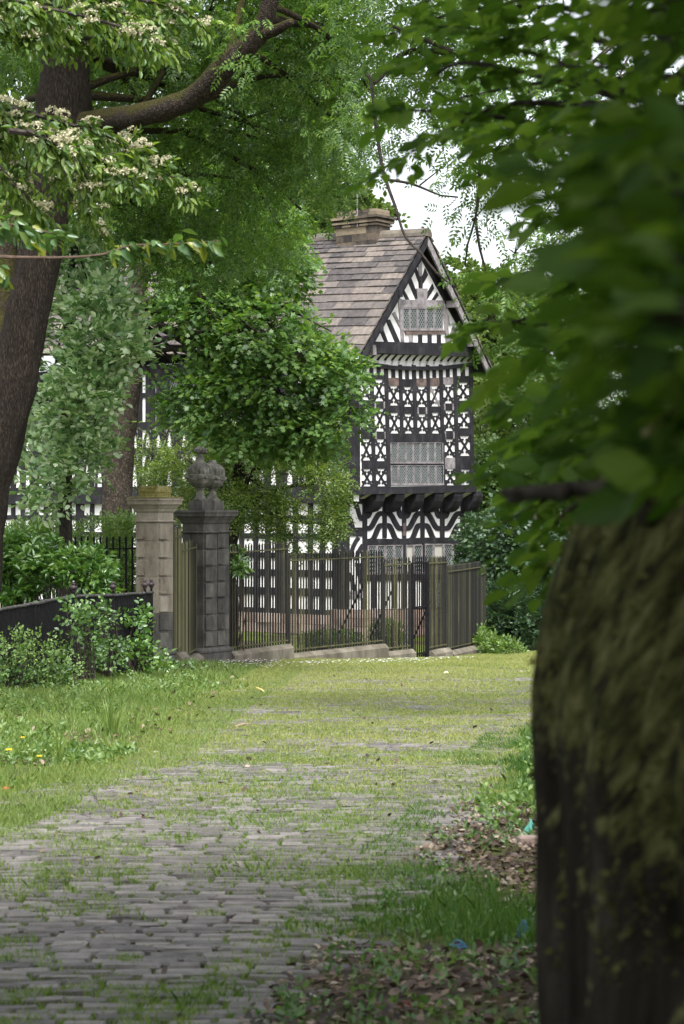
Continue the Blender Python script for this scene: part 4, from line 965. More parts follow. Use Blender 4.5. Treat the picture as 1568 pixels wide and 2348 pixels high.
def gpt(dx, Y): x = (dx - CX) * Y / F; return A3(x, Y, float(gz(x, Y)) - .15)

# big ash on the left: leaning trunk and the mossy limb reaching over the lane
Ya = 31.
tr = [at(*p, Ya) for p in ((-92, 1600), (-66, 1390), (-36, 1150), (0, 1000), (32, 880), (48, 800), (66, 700), (90, 600), (110, 480), (130, 380), (142, 290), (146, 215), (152, 100), (158, -60), (150, -300), (170, -600))]
rd_ = [.46, .39, .365, .35, .34, .335, .335, .335, .345, .37, .41, .43, .36, .32, .28, .15]
limb = [at(*p) for p in ((140, 300, 31), (190, 285, 30.8), (235, 276, 30.5), (300, 268, 30), (380, 250, 29.6), (440, 226, 29.4), (480, 195, 29.2), (522, 145, 29), (560, 110, 28.9), (590, 82, 28.8), (608, 40, 28.7), (622, -10, 28.6), (650, -120, 28.4), (720, -300, 28))]
lr_ = [.26, .19, .17, .165, .17, .175, .175, .17, .155, .14, .13, .12, .10, .05]
def ash_extra(mb):
    mb.tube(limb, lr_, 12, .16, 7, .15)
    mb.tube([at(590, 80, 28.8), at(630, 70, 28.6), at(668, 50, 28.3)], [.11, .08, .05], 8, .1, 3, .1)
    mb.tube([at(20, 860, 31), at(12, 760, 31.4), at(16, 640, 31.6), at(10, 500, 31.8), at(-20, 300, 32)], [.2, .2, .18, .16, .12], 10, .1, 4, .3)
    for p in (((330, 240, 31), (380, 150, 32), (390, 60, 33), (400, -60, 33)), ((350, 245, 33), (400, 210, 33), (470, 160, 34)), ((300, 300, 33), (420, 300, 34), (520, 300, 34.5), (640, 330, 35)), ((420, 300, 34), (600, 400, 35), (690, 480, 36)),
              ((250, 420, 34), (420, 400, 35), (560, 410, 36)), ((560, 110, 29), (640, 160, 31), (730, 240, 32), (820, 330, 32)), ((640, 20, 29), (720, 60, 30), (800, 130, 31), (846, 210, 31)), ((500, 30, 32), (520, -40, 32))):
        mb.tube([at(*q_) for q_ in p], np.linspace(.055, .02, len(p)), 6, step=.3)
ab = [B(*b) for b in ((470, 50, 31, 200, 90, 1.6), (640, 110, 32, 150, 120, 1.6), (330, 150, 34, 170, 120, 1.6), (560, 270, 34, 180, 130, 1.8), (660, 310, 35, 130, 120, 1.8), (430, 400, 36, 180, 140, 1.8), (560, 455, 38, 130, 95, 1.5), (250, 470, 37, 150, 120, 1.5), (750, 180, 33, 90, 110, 1.5),
      (780, 50, 32, 120, 100, 1.5), (100, 60, 34, 180, 110, 1.8), (60, 350, 35, 120, 160, 1.5), (380, 520, 38, 140, 80, 1.5), (470, 600, 38.5, 130, 46, 1.), (640, 520, 38.5, 60, 50, .8), (300, -160, 31, 320, 140, 2.5), (700, -160, 31, 240, 150, 2.5))]
ash, _ = tree('ash_tree', 'big tree with a leaning furrowed trunk and a mossy limb arching over the lane', 'tree', tr, rd_, ab, 3900, T_pinnate(), .27, 4, .55, 'ash', 'barkash', gap=.05, lo=.15, hang=.25, extra=ash_extra, seed=1, limbmat='barklimb', limbr=.14, forks=[limb[4], limb[7], limb[10], tr[-4], tr[-3], tr[-5]], step=.1, sides=64)
# outer sprays of the same ash, sunlight put into a lighter leaf colour
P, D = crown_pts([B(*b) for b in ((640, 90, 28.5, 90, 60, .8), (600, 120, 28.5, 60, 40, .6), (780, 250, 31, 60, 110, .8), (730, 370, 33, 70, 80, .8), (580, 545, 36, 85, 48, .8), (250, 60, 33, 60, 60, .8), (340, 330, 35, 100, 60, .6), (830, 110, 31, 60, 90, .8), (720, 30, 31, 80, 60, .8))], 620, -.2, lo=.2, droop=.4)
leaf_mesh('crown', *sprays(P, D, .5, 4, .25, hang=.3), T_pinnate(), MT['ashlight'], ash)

# sycamore like tree with flaking bark
Ym = 44.
tr = [gpt(268, Ym)] + [at(*p, Ym) for p in ((268, 1230), (271, 1100), (278, 1000), (290, 900), (300, 800), (308, 720), (318, 630), (335, 500), (345, 380))]
def mp_extra(mb):
    mb.tube([at(300, 760, Ym), at(285, 690, Ym), at(262, 620, Ym), at(240, 500, Ym)], [.17, .16, .13, .08], 10, .1, 5, .2)
    mb.tube([at(318, 700, Ym), at(350, 690, 43.6), at(400, 680, 43)], [.12, .10, .05], 8, .1, 6, .2)
    mb.tube([at(296, 830, Ym), at(370, 800, 43.4), at(430, 805, 43), at(450, 830, 42.7)], [.10, .08, .06, .04], 8, .1, 6, .2)
    for p in (((330, 560, 44), (450, 640, 42.6), (560, 740, 42), (690, 820, 41.6), (800, 890, 41.4)), ((420, 570, 43), (470, 700, 42), (520, 760, 41.8)), ((340, 640, 44), (500, 660, 42.5), (640, 700, 42), (760, 760, 41.6)), ((450, 640, 42.6), (520, 830, 42), (640, 900, 41.8), (760, 960, 41.5))):
        mb.tube([at(*q_) for q_ in p], np.linspace(.05, .015, len(p)), 6, step=.3)
mbl = [B(*b) for b in ((560, 600, 43, 150, 80, 1.3), (630, 530, 43.5, 64, 66, 1.2), (645, 630, 42.4, 62, 50, .9), (480, 700, 42.8, 120, 80, 1.1), (610, 760, 42, 110, 80, 1.1), (700, 815, 41.6, 95, 60, .9), (765, 860, 41.5, 72, 55, .8), (640, 880, 42, 150, 70, 1.), (520, 880, 42.6, 90, 65, .9), (760, 960, 41.6, 72, 70, .8), (690, 985, 41.6, 70, 35, .7), (445, 645, 43.6, 68, 62, 1.), (560, 960, 42.3, 120, 35, .8), (800, 940, 41.5, 40, 50, .6), (380, 550, 44.5, 90, 60, 1.), (495, 790, 42.6, 50, 50, .7), (440, 890, 43.2, 70, 55, .7), (400, 690, 43.6, 40, 22, .5), (520, 965, 42.6, 90, 40, .7), (400, 950, 43.6, 45, 30, .5), (510, 480, 43.8, 130, 66, 1.1), (610, 455, 43.8, 70, 50, .9), (640, 990, 41.9, 60, 36, .6), (590, 1015, 42, 110, 26, .6), (720, 1025, 41.7, 50, 24, .5))]
maple, _ = tree('maple_tree', 'lobed leaved tree with pale flaking trunk behind the gate piers, screening the house wall', 'tree', tr, [.40, .33, .31, .30, .29, .28, .26, .19, .14, .08], mbl, 6200, T_maple(), .135, 5, .42, 'maple', 'barkmaple', gap=.02, lo=.25, droop=.2, hang=.18, extra=mp_extra, seed=2, limbr=.09, jit=.3, gscale=1.9, sides=40, step=.15)

# small thorn tree in front of the house
Yh = 48.
tr = [gpt(528, Yh)] + [at(*p, Yh) for p in ((528, 1260), (538, 1200), (536, 1140), (545, 1080), (560, 1020))]
hb = [B(*b) for b in ((430, 1010, 49, 90, 40, 1.), (560, 1030, 48, 110, 50, 1.2), (660, 1075, 47.2, 100, 60, 1.2), (735, 1110, 46.6, 66, 58, 1.), (600, 1160, 47.2, 100, 50, 1.2), (690, 1185, 46.6, 84, 50, 1.), (745, 1190, 46.4, 45, 55, .8), (400, 1100, 49, 65, 50, .8), (690, 1240, 46.4, 60, 26, .6), (350, 1050, 49, 40, 60, .7), (520, 1110, 48, 80, 55, .9), (480, 1180, 48.5, 70, 45, .8), (620, 1010, 47.6, 130, 35, .8), (720, 1000, 47, 60, 40, .8))]
def th_extra(mb):
    for p in (((528, 1220, 48), (560, 1160, 47.6), (640, 1120, 47), (720, 1110, 46.5)), ((536, 1150, 48), (600, 1060, 47.5), (680, 1050, 47)), ((538, 1160, 48), (470, 1080, 48.5), (400, 1040, 49)), ((560, 1140, 47.8), (660, 1190, 46.8), (740, 1200, 46.4))):
        mb.tube([at(*q_) for q_ in p], np.linspace(.09, .02, len(p)), 6, step=.3)
tree('thorn_tree', 'small yellow green tree with tiny leaves standing between the railing and the house', 'tree', tr, [.17, .15, .13, .12, .10, .06], hb, 12500, T_diamond(.62), .072, 6, .34, 'hawthorn', 'barkdark', gap=.0, lo=.15, droop=.1, hang=.05, extra=th_extra, seed=3, limbr=.05, gscale=1.7, sub=6)

# pale leaved tree between the two trunks
Yw = 35.5
tr = [gpt(150, 36.5)] + [at(*p, 36.5) for p in ((150, 1250), (152, 1050), (155, 900), (160, 700), (170, 560))]
wb = [B(*b) for b in ((215, 690, 35.5, 85, 60, .9), (235, 690, 34.8, 50, 36, .6), (255, 780, 35, 85, 50, .9), (300, 805, 34.8, 42, 22, .5), (205, 850, 35.3, 80, 70, .9), (215, 900, 35, 50, 50, .7), (155, 940, 35.5, 70, 70, .9), (220, 960, 34.8, 36, 30, .5), (165, 1050, 35.7, 65, 60, .8), (115, 1120, 36, 60, 50, .7), (180, 595, 36.5, 85, 55, .9), (40, 700, 36.5, 70, 130, .8), (15, 980, 37, 60, 120, .8), (225, 1010, 35.5, 40, 40, .5))]
tree('pale_leaved_tree', 'young tree with silvery pale green leaves between the two big trunks', 'tree', tr, [.14, .12, .11, .10, .08, .05], wb, 2500, T_oval(.60, .08), .145, 5, .34, 'whitebeam', 'barkdark', gap=.10, lo=.2, droop=-.15, hang=-.25, seed=4, limbr=.05, jit=.4, gscale=2.2)

# flowering tree overhanging from the left edge
Yf = 20.
FR = [((-160, 120), (-20, 225), (110, 272), (200, 296), (270, 322), (330, 372), (425, 428)), ((-160, 10), (0, 60), (140, 90), (250, 85), (330, 110), (372, 90)), ((-140, -40), (60, 10), (200, 40), (300, 70), (345, 90)), ((-100, -120), (120, -60), (280, -10), (400, 20), (478, 58)),
      ((-160, 120), (-20, 260), (70, 330), (130, 400), (180, 470), (225, 530)), ((-160, 160), (-40, 330), (30, 420), (80, 470), (110, 520)), ((-150, 160), (0, 270), (100, 320), (180, 370), (240, 440)), ((-160, 0), (0, 60), (80, 90), (170, 90), (240, 90)),
      ((20, 300), (150, 320), (200, 350), (300, 410)), ((-150, 200), (-60, 290), (0, 330), (60, 420)), ((-60, 250), (0, 400), (40, 470), (60, 520)), ((-140, -80), (0, -40), (90, 10), (120, 60)), ((180, -80), (240, 10), (300, 40), (380, 95)), ((100, -100), (160, -10), (200, 20), (270, 60)), ((60, 300), (160, 350), (200, 410), (215, 470))]
tr = [gpt(-560, Yf)] + [at(*p, Yf) for p in ((-540, 1100), (-500, 700), (-420, 350), (-300, 120), (-150, -20))]
rw = empty('flowering_tree', tr[0], 'flowering tree hanging in from the left edge with heads of cream blossom', 'tree')
mb = MB(); mb.tube(tr, [.2, .18, .15, .12, .09, .04], 10, .1, 9, .3); mb.build('trunk', MT['barkdark'], rw, smooth=True)
mb = MB(); PP, DD, TT = [], [], []
for k, fr in enumerate(FR):
    pts = np.array([at(x, y, Yf + .9 * math.sin(k * 2.1) + .2 * i) for i, (x, y) in enumerate(fr)]); mb.tube(pts, np.linspace(.032, .006, len(pts)), 5, step=.12)
    rp, _ = resample(pts, np.ones(len(pts)), .045); tn = unit(np.gradient(rp, axis=0))
    n = int(len(rp) * 2.0); i = rng.integers(int(len(rp) * .12), len(rp), n)
    d = tn[i] + rnd(n, .75); d[:, 2] -= .35; PP.append(rp[i] + rnd(n, .03)); DD.append(unit(d)); TT.append(rp[-1] )
PP, DD = np.concatenate(PP), np.concatenate(DD)
for p, d in zip(PP[::3], DD[::3]): mb.tube([p, p + d * .2], [.006, .003], 4)
mb.build('branches', MT['twig'], rw)
leaf_mesh('crown', *sprays(PP, DD, .24, 6, .105, phi=.75, jit=.45, hang=.45), T_oval(.42, .12), MT['flowering'], rw)
sel = rng.random(len(PP)) < .30; fp = PP[sel] + DD[sel] * .12; fp[:, 2] += .05; O, A_, N_, L_ = [], [], [], []
for p in fp:
    if p[2] < EYE - (560 - CY) * Yf / F: continue
    r = rng.uniform(.038, .07); tilt = unit(A3(rng.normal(.1, .3), -.4, 1)); n = int(34 * (r / .06) ** 2); d = unit(rnd(n)); d = d * np.sign((d @ tilt))[:, None]
    o = p + d * r * A3(1.15, 1.15, .75); 
    for a in (0, 1): O.append(o + rnd(n, .004)); N_.append(d + rnd(n, .5)); A_.append(rnd(n)); L_.append(np.full(n, .022) * rng.uniform(.7, 1.3, n))
leaf_mesh('blossom', np.concatenate(O), np.concatenate(A_), np.concatenate(N_), np.concatenate(L_), T_oval(.9, .05), MT['blossom'], rw)

# cherry like spray nearer the camera, rooted beyond the left edge
Yc = 12.
ch = empty('cherry_tree', gpt(-700, Yc), 'tree off the left edge, its long thin twig of drooping oval leaves crossing the trunk', 'tree')
mb = MB(); tr = [gpt(-700, Yc)] + [at(*p, Yc) for p in ((-690, 1400), (-640, 900), (-600, 500), (-560, 100))]; mb.tube(tr, [.12, .11, .10, .08, .05], 10, .1, 3, .3); mb.build('trunk', MT['barkdark'], ch, smooth=True)
mb = MB(); CB = [([(-640, 900), (-300, 640), (-60, 592), (28, 590), (50, 590), (156, 590), (240, 582), (299, 563), (403, 559), (504, 552)], 180), ([(-600, 600), (-200, 520), (-40, 520), (20, 515), (60, 520), (140, 540)], -60), ([(-600, 560), (-200, 470), (-60, 490), (40, 530), (85, 560)], -80), ([(-600, 600), (-200, 570), (-50, 600), (20, 640)], -60)]
PP, DD = [], []
for k, (pl_, xs0) in enumerate(CB):
    pts = np.array([at(x, y, Yc + .15 * k) for x, y in pl_]); mb.tube(pts, np.linspace(.014, .0025, len(pts)), 6, step=.05)
    rp, _ = resample(pts, np.ones(len(pts)), .010); sc = rp[:, 0] * F / rp[:, 1] + CX; ii = np.where(sc > xs0)[0]
    ii = ii[::1 if k else 1]
    for i in ii:
        if k == 0 and not (240 < sc[i] < 520): continue
        if rng.random() < (.95 if k in (0,) and sc[i] < 410 else .75): PP.append(rp[i]); DD.append(unit(np.gradient(rp, axis=0)[i]))
PP, DD = np.array(PP), unit(np.array(DD)); n = len(PP)
ax = DD * .45 + rnd(n, .5) + A3(.1, 0, -.7); 
leaf_mesh('crown', PP + rnd(n, .026), unit(ax), rnd(n, .7) + A3(-.2, -.7, .6), rng.uniform(.06, .125, n), T_oval(.42, .10, 1, .08), MT['cherry'], ch)
tw = PP[::4]; 
mb.build('branches', MT['twigred'], ch)

# dark near tree on the right: thick mossy trunk leaning out of the frame, boughs overhead
Yb = 2.95
tp = [A3(.70, Yb, -.25), A3(.700, Yb, .3), A3(.700, Yb, .75), A3(.700, Yb, 1.12), A3(.705, Yb, 1.30), A3(.740, Yb, 1.44), A3(.825, Yb, 1.60), A3(.955, Yb, 1.80), A3(1.18, Yb, 2.12), A3(1.55, Yb + .1, 2.9), A3(1.8, Yb + .2, 3.8), A3(1.9, Yb + .2, 5.2), A3(1.8, Yb, 7)]
tr_r = [.42, .40, .395, .398, .405, .395, .375, .35, .32, .29, .26, .22, .12]
bt = empty('leaning_tree', (.7, Yb, float(gz(.7, Yb))), 'thick mossy leaning trunk filling the right edge, its dark boughs hanging over the lane', 'tree')
mb = MB(); mb.tube(tp, tr_r, 260, .06, 12, .015, ridge=.085, rk=8); mb.build('trunk', MT['mosstrunk'], bt, smooth=True)
tvv = np.array(mb.v); nf = len(tvv) // 260 * 260; tvv = tvv[:nf].reshape(-1, 260, 3); ctr = tvv.mean(1, keepdims=True); nrm_ = unit(tvv - ctr).reshape(-1, 3); pos_ = tvv.reshape(-1, 3)
k_ = rng.integers(0, len(pos_), 150000); pos_, nrm_ = pos_[k_] + rnd(150000, .005), nrm_[k_]
ca, sa = math.cos(math.radians(38)), math.sin(math.radians(38)); along_ = pos_[:, 0] * sa + pos_[:, 2] * ca; across_ = pos_[:, 0] * ca - pos_[:, 2] * sa
nz = noise3(np.stack([across_ * 9, along_ * 2.0, pos_[:, 1] * 9], 1), 2.2, 91) + .6 * noise3(np.stack([across_ * 22, along_ * 5, pos_[:, 1] * 22], 1), 2.2, 92)
hgt = np.interp(pos_[:, 2], [.2, .85, 1.15, 1.5, 2.], [-1.4, -.9, -.15, .30, .4])
k_ = (nz + hgt > .0) & (pos_[:, 2] < 2.4) & (nrm_[:, 1] < .35); pos_, nrm_ = pos_[k_], nrm_[k_]
leaf_mesh('moss', pos_ - nrm_ * .002, nrm_ + rnd(len(pos_), .55) + A3(0, 0, -.15), rnd(len(pos_)), rng.uniform(.006, .018, len(pos_)), T_diamond(.5, .05), MT['moss'], bt)
mb = MB()
BR = []       # (tip x, tip y, depth, start dx, start dy, start depth) in survey points
def bough(tip, start, n=1, sag=.0): BR.append((tip, start, sag))
for tip, start in (((885, 385, 5.8), (1400, 250, 5.2)), ((860, 250, 6.0), (1450, 330, 5.2)), ((930, 150, 6.2), (1500, 240, 5.)), ((1000, 60, 6.), (1500, 110, 5.)), ((860, 90, 6.6), (1400, 20, 5.5)), ((1120, 20, 5.4), (1600, 60, 4.6)), ((1060, 310, 5.6), (1560, 400, 4.6)),
                   ((1130, 400, 5.2), (1600, 480, 4.4)), ((1000, 235, 6.4), (1500, 180, 5.4)), ((1235, 490, 4.8), (1640, 560, 4.)), ((1250, 570, 4.8), (1640, 610, 4.)), ((1097, 640, 6.2), (1560, 690, 4.8)), ((1117, 735, 6.0), (1560, 730, 4.8)), ((1052, 770, 6.0), (1500, 700, 5.2)),
                   ((1172, 830, 5.4), (1600, 800, 4.4)), ((1152, 880, 5.0), (1560, 860, 4.)), ((1152, 950, 5.2), (1560, 900, 4.3)), ((1152, 1020, 5.0), (1560, 960, 4.2)), ((1132, 1090, 5.0), (1560, 1020, 4.)), ((1172, 1130, 4.6), (1560, 1060, 4.)), ((1152, 1200, 4.6), (1540, 1090, 3.8)),
                   ((1192, 1270, 4.3), (1500, 1110, 3.6)), ((1237, 1340, 4.2), (1480, 1130, 3.6)), ((1272, 1370, 4.2), (1480, 1150, 3.6)), ((1242, 700, 5.2), (1620, 620, 4.4)), ((1282, 640, 5.), (1640, 660, 4.)), ((1290, 900, 4.4), (1640, 880, 3.8)), ((1260, 1000, 4.4), (1640, 980, 3.8)),
                   ((1250, 150, 5.), (1640, 200, 4.2)), ((1270, 280, 4.8), (1640, 330, 4.)), ((1290, 380, 4.6), (1640, 400, 3.8)), ((1330, 760, 4.2), (1660, 760, 3.6)), ((1340, 60, 4.6), (1660, 90, 4.)), ((960, 205, 6.2), (1450, 230, 5.2)), ((1100, 255, 5.8), (1560, 280, 4.8)), ((1150, 90, 5.6), (1600, 130, 4.6)), ((930, 20, 6.4), (1400, -30, 5.4)), ((1180, 340, 5.4), (1640, 380, 4.4)), ((1272, 760, 5.4), (1640, 740, 4.4)), ((1242, 900, 5.6), (1640, 850, 4.6)), ((1222, 1000, 5.4), (1640, 930, 4.4)), ((1252, 1100, 5.), (1600, 1010, 4.))): bough(tip, start)
for k in range(62):       # nearer boughs, thrown out of focus
    if k % 2: Yn = rng.uniform(1.35, 2.0); y = rng.uniform(300, 760); x = rng.uniform(1440, 1600) - 60 * (Yn - 1.35)
    else: Yn = rng.uniform(2.6, 3.7); y = rng.uniform(-40, 1080); x = rng.uniform(1400, 1540)
    if k >= 46: Yn = rng.uniform(1.8, 2.3); y = rng.uniform(860, 1075); x = rng.uniform(1480, 1600)
    bough((x, y, Yn), (x + rng.uniform(350, 500), y + rng.uniform(-60, 120), Yn - .1))
for tip, start in (((1150, 1130, 2.7), (1420, 1125, 2.55)), ((1170, 1145, 2.75), (1300, 1127, 2.6))):
    mb.tube([at(*tip), at((tip[0] + start[0]) / 2, (tip[1] + start[1]) / 2 - 6, 2.65), at(*start)], [.006, .009, .012], 7, step=.03)
mb.tube([at(1420, 1125, 2.55), at(1520, 1080, 2.5), at(1660, 1000, 2.6), A3(1.6, 3., 2.9)], [.012, .014, .02, .03], 8, step=.04)
O, A_, N_, L_ = [], [], [], []
for (tip, start, sag) in BR:
    a, b = at(*start), at(*tip); Lb = np.linalg.norm(b - a); near = tip[2] < 3.5
    mid = (a + b) / 2 + A3(0, 0, .05 * Lb) + rnd(1, .03 * Lb)[0]; pts, rr = resample(np.array([a, mid, b]), np.linspace(.010, .0025, 3), .03)
    mb.tube(pts, rr, 5); tn = unit(np.gradient(pts, axis=0))
    hub = tp[9] if start[1] > 400 else tp[10]
    mb.tube([hub, (hub + a) / 2 + A3(.2, 0, .25), a], [.035, .02, .010], 5, step=.15)
    i0 = int(len(pts) * .12); 
    for i in range(i0, len(pts)):
        if rng.random() < (.50 if tip[2] > 4.3 else .62):       # a side twig with alternate leaves lying in a flat layer
            sgn = rng.choice((-1, 1)); d = unit(tn[i] * .8 + sgn * unit(np.cross(tn[i], A3(0, 0, 1))) * .7 + rnd(1, .18)[0] + A3(0, 0, -.12)); ln = rng.uniform(.08, .22) * (1 - .5 * (i / len(pts)))
            o, x_, n_, l_ = sprays(pts[i:i + 1], d[None], ln, rng.integers(3, 6), .066 if tip[2] > 4.3 else .054, phi=.85, jit=.22, hang=.12); O.append(o); A_.append(x_); N_.append(n_); L_.append(l_)
    o, x_, n_, l_ = sprays(pts[-4:-3], tn[-4:-3],   .14, 5, .058, phi=.8, jit=.2, hang=.15); O.append(o); A_.append(x_); N_.append(n_); L_.append(l_)
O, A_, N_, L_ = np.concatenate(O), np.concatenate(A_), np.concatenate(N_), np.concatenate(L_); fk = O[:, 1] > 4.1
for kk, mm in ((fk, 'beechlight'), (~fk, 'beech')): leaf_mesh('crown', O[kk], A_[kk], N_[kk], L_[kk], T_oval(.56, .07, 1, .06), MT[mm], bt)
# unseen rest of its crown shades the foreground; extra masses added to darken boughs
ov = [(A3(1.5, 3, 6.2), A3(4.2, 4.5, 1.5)), (A3(-2.5, 1, 6.4), A3(4, 5, 1.5)), (A3(4.5, 6, 6), A3(3., 4, 2.5)), (A3(3.5, -2, 5.5), A3(4, 4, 2)), (A3(4.2, 3.5, 3.2), A3(2.4, 3.5, 1.6)), (A3(-1.0, 5.2, 6.2), A3(3.4, 2.2, 1.)), (A3(2.1, 2.0, 3.5), A3(1.7, 1.6, .7)), (A3(1.3, 1.2, 3.2), A3(1.2, .9, .6)), (A3(1.5, -.9, 2.3), A3(1.3, .7, 1.4)), (A3(4.6, 1, 2.8), A3(2.6, 5, 2.6)), (A3(-5.5, 0, 4.5), A3(2., 5, 3))]
for b in ov: limbs(mb, [tp[10], tp[11]], .09, [b], 8)
mb.build('branches', MT['barkdark'], bt, smooth=True)
P, D = crown_pts(ov, 10500, -.25, lo=.1, gscale=.9)
o, x_, n_, l_ = sprays(P, D, .5, 5, .21, jit=.5); keep = o[:, 2] > EYE + .30 * np.maximum(o[:, 1], 0); keep |= (o[:, 0] > .24 * o[:, 1] + .5) & (o[:, 2] > .5); keep |= (np.abs(o[:, 0]) > .30 * o[:, 1] + .5) & (o[:, 2] > .5) | (o[:, 1] < -1.5)
leaf_mesh('crown', o[keep], x_[keep], n_[keep], l_[keep], T_oval(.6), MT['beech'], bt)

# ash on the right whose fronds hang against the sky
Yi = 22.
tr = [gpt(1900, 24), at(1890, 1200, 24), at(1850, 700, 24), at(1780, 300, 24), at(1650, -100, 23.5), at(1500, -400, 23)]
ib = [B(*b) for b in ((930, 70, 23, 130, 90, 1.2), (1060, 60, 22, 110, 55, 1.), (1200, 160, 21, 110, 70, 1.), (1010, 200, 23, 130, 50, 1.), (1190, 300, 21, 90, 70, .9), (1065, 425, 21.5, 42, 34, .4), (1085, 505, 21.5, 20, 50, .3), (1150, 650, 21.5, 60, 50, .5), (1180, 580, 22, 36, 50, .4), (1120, 740, 22, 60, 60, .5), (900, 180, 24, 70, 60, .8), (1130, 345, 21.5, 70, 36, .5), (1330, 420, 22, 120, 180, 1.), (1300, 60, 22, 160, 90, 1.), (1000, -120, 22, 300, 110, 2.), (1400, 700, 23, 160, 200, 1.), (860, 300, 24, 40, 50, .5))]
def ia_extra(mb):
    for p, r0, r1 in ((((850, 180, 22), (868, 330, 22), (882, 405, 21.9), (905, 470, 21.8), (930, 545, 21.7), (965, 580, 21.6), (1000, 625, 21.5), (1045, 660, 21.5)), .022, .010), (((884, 412, 21.9), (940, 420, 21.8), (1010, 448, 21.7), (1050, 452, 21.6)), .017, .008), (((962, 425, 21.8), (1000, 395, 21.8), (1040, 360, 21.8)), .010, .005),
                      (((1100, 330, 21.5), (1098, 430, 21.5), (1090, 500, 21.5), (1072, 560, 21.5), (1066, 610, 21.5)), .022, .008), (((1090, 500, 21.5), (1100, 570, 21.5), (1120, 640, 21.5), (1140, 720, 21.5)), .016, .008), (((1500, -100, 23), (1250, 190, 22), (1150, 170, 22), (1040, 120, 22), (900, 60, 22)), .06, .02), (((1040, 120, 22), (930, 120, 22.4), (860, 190, 22), (840, 170, 22)), .03, .022), (((1250, 190, 22), (1130, 300, 21.6), (1100, 330, 21.5)), .04, .022)):
        mb.tube([at(*q_) for q_ in p], np.linspace(r0, r1, len(p)), 6, .2, 3, .12)
tree('ash_tree', 'right hand tree with feathery fronds hanging against the white sky above the gable', 'tree', tr, [.3, .28, .25, .22, .18, .1], ib, 1500, T_pinnate(4, .14), .22, 4, .45, 'ashlight', 'barkash', gap=.30, lo=.1, droop=.35, hang=.35, extra=ia_extra, seed=6, limbr=.04, gscale=2.2, sub=5, limbmat='twig')

# woodland round the house: every tree separate
WD = [  # dx, Y, blobs[(dx, dy, rx, ry)], leaf material, label
    (860, 84, [(838, 450, 62, 60), (770, 520, 80, 80), (875, 500, 36, 40)], 'woodlight', 'bright tree rising behind the chimney of the house', 1200),
    (640, 90, [(600, 300, 180, 220), (650, 400, 130, 150), (520, 520, 150, 150), (660, 120, 160, 140)], 'wood', 'tall dense tree behind the house, left of the chimney', 3000),
    (330, 82, [(330, 250, 200, 240), (250, 520, 180, 200), (420, 480, 150, 160), (300, 60, 200, 120)], 'wood', 'broad dark tree rising behind the middle of the long roof', 3000),
    (20, 78, [(20, 300, 200, 300), (60, 650, 160, 180), (-60, 800, 120, 200), (100, 60, 160, 150)], 'wood', 'dark tree behind the far left end of the house', 3000),
    (1075, 96, [(1060, 640, 40, 40), (1040, 700, 40, 60)], 'woodlight', 'small pale treetop showing right behind the gable ridge', 350),
    (1150, 78, [(1150, 730, 85, 90), (1110, 820, 60, 80), (1200, 830, 90, 120)], 'woodlight', 'light green tree right of the gable with an airy rounded top', 1700),
    (1180, 70, [(1160, 930, 100, 80), (1120, 1010, 60, 70), (1230, 1000, 90, 110)], 'woodlight', 'yellowish bushy tree beside the upper storey of the gable end', 1900),
    (1290, 66, [(1290, 860, 130, 170), (1360, 1050, 130, 180), (1300, 640, 120, 130)], 'wood', 'full green tree further right beyond the house', 2500),
    (1500, 60, [(1480, 700, 160, 240), (1500, 1100, 180, 260), (1450, 300, 150, 200)], 'under', 'dark tree behind the hanging boughs at the right edge', 2500),
    (1120, 65, [(1130, 1120, 75, 80), (1190, 1150, 70, 90), (1100, 1060, 40, 50)], 'wood', 'leafy tree with bare lower twigs beside the jetty of the house', 1500),
    (1215, 58, [(1190, 1270, 70, 70), (1250, 1330, 90, 110), (1150, 1230, 50, 60)], 'under', 'dark green tree low over the undergrowth right of the railing end', 1800)]
for dx_, Y_, bl, lm, lab, S in WD:
    bls = [B(x, y, Y_, rx, ry, (rx + ry) * .5 * Y_ / F) for x, y, rx, ry in bl]; b0 = bls[0][0]; top = bls[0]
    tk = [gpt(dx_, Y_), at(dx_, 1150, Y_), (at(dx_, 1150, Y_) + b0) / 2, b0]
    sz = .34 if Y_ > 76 else .26
    tree('woodland_tree', lab, 'tree', tk, [.30, .24, .18, .08], bls, S, T_cross() if Y_ > 76 else T_oval(.62), sz if Y_ > 76 else .17, 4 if Y_ > 76 else 5, .8, lm, 'barkdark', group='woodland trees around the house', gap=-.05, lo=.3, limbr=.11, sub=6, jit=.5, gscale=.9, step=.8, sides=8, seed=int(dx_) % 40)

# ------------------------------------------------ shrubs
def shrub(name, label, cat, base, blobs, S, tm, L, m, length, lm, group=None, hang=-.2, droop=-.25, gap=-.1, lo=.45, phi=.9, jit=.4, stems=10, gscale=2.4, floor=True):
    base = np.asarray(base, float); base[2] = float(gz(base[0], base[1]))
    root = empty(name, base, label, cat, group)
    mb = MB()
    for c, R in blobs:
        for _ in range(stems):
            e = c + unit(rnd(1)[0]) * R * rng.uniform(.4, .95); s0 = base + rnd(1, .08)[0] * A3(1, 1, 0) + (c - base) * A3(.6, .6, 0)
            s0[2] = float(gz(s0[0], s0[1])) - .05; mb.tube([s0, (s0 + e) / 2 + rnd(1, .06)[0] + A3(0, 0, .1), e], [.014, .010, .004], 5, step=.2)
    mb.build('stems', MT['twig'], root)
    P, D = crown_pts(blobs, S, gap, gscale, lo, .9, droop)
    o, a, n, l = sprays(P, D, length * rng.uniform(.6, 1.2, len(P)), m, L, phi, .1, jit, .9, hang)
    if floor: k = o[:, 2] > gz(o[:, 0], o[:, 1]) - .02; o, a, n, l = o[k], a[k], n[k], l[k]
    leaf_mesh('foliage', o, a, n, l, tm, MT[lm], root); return root
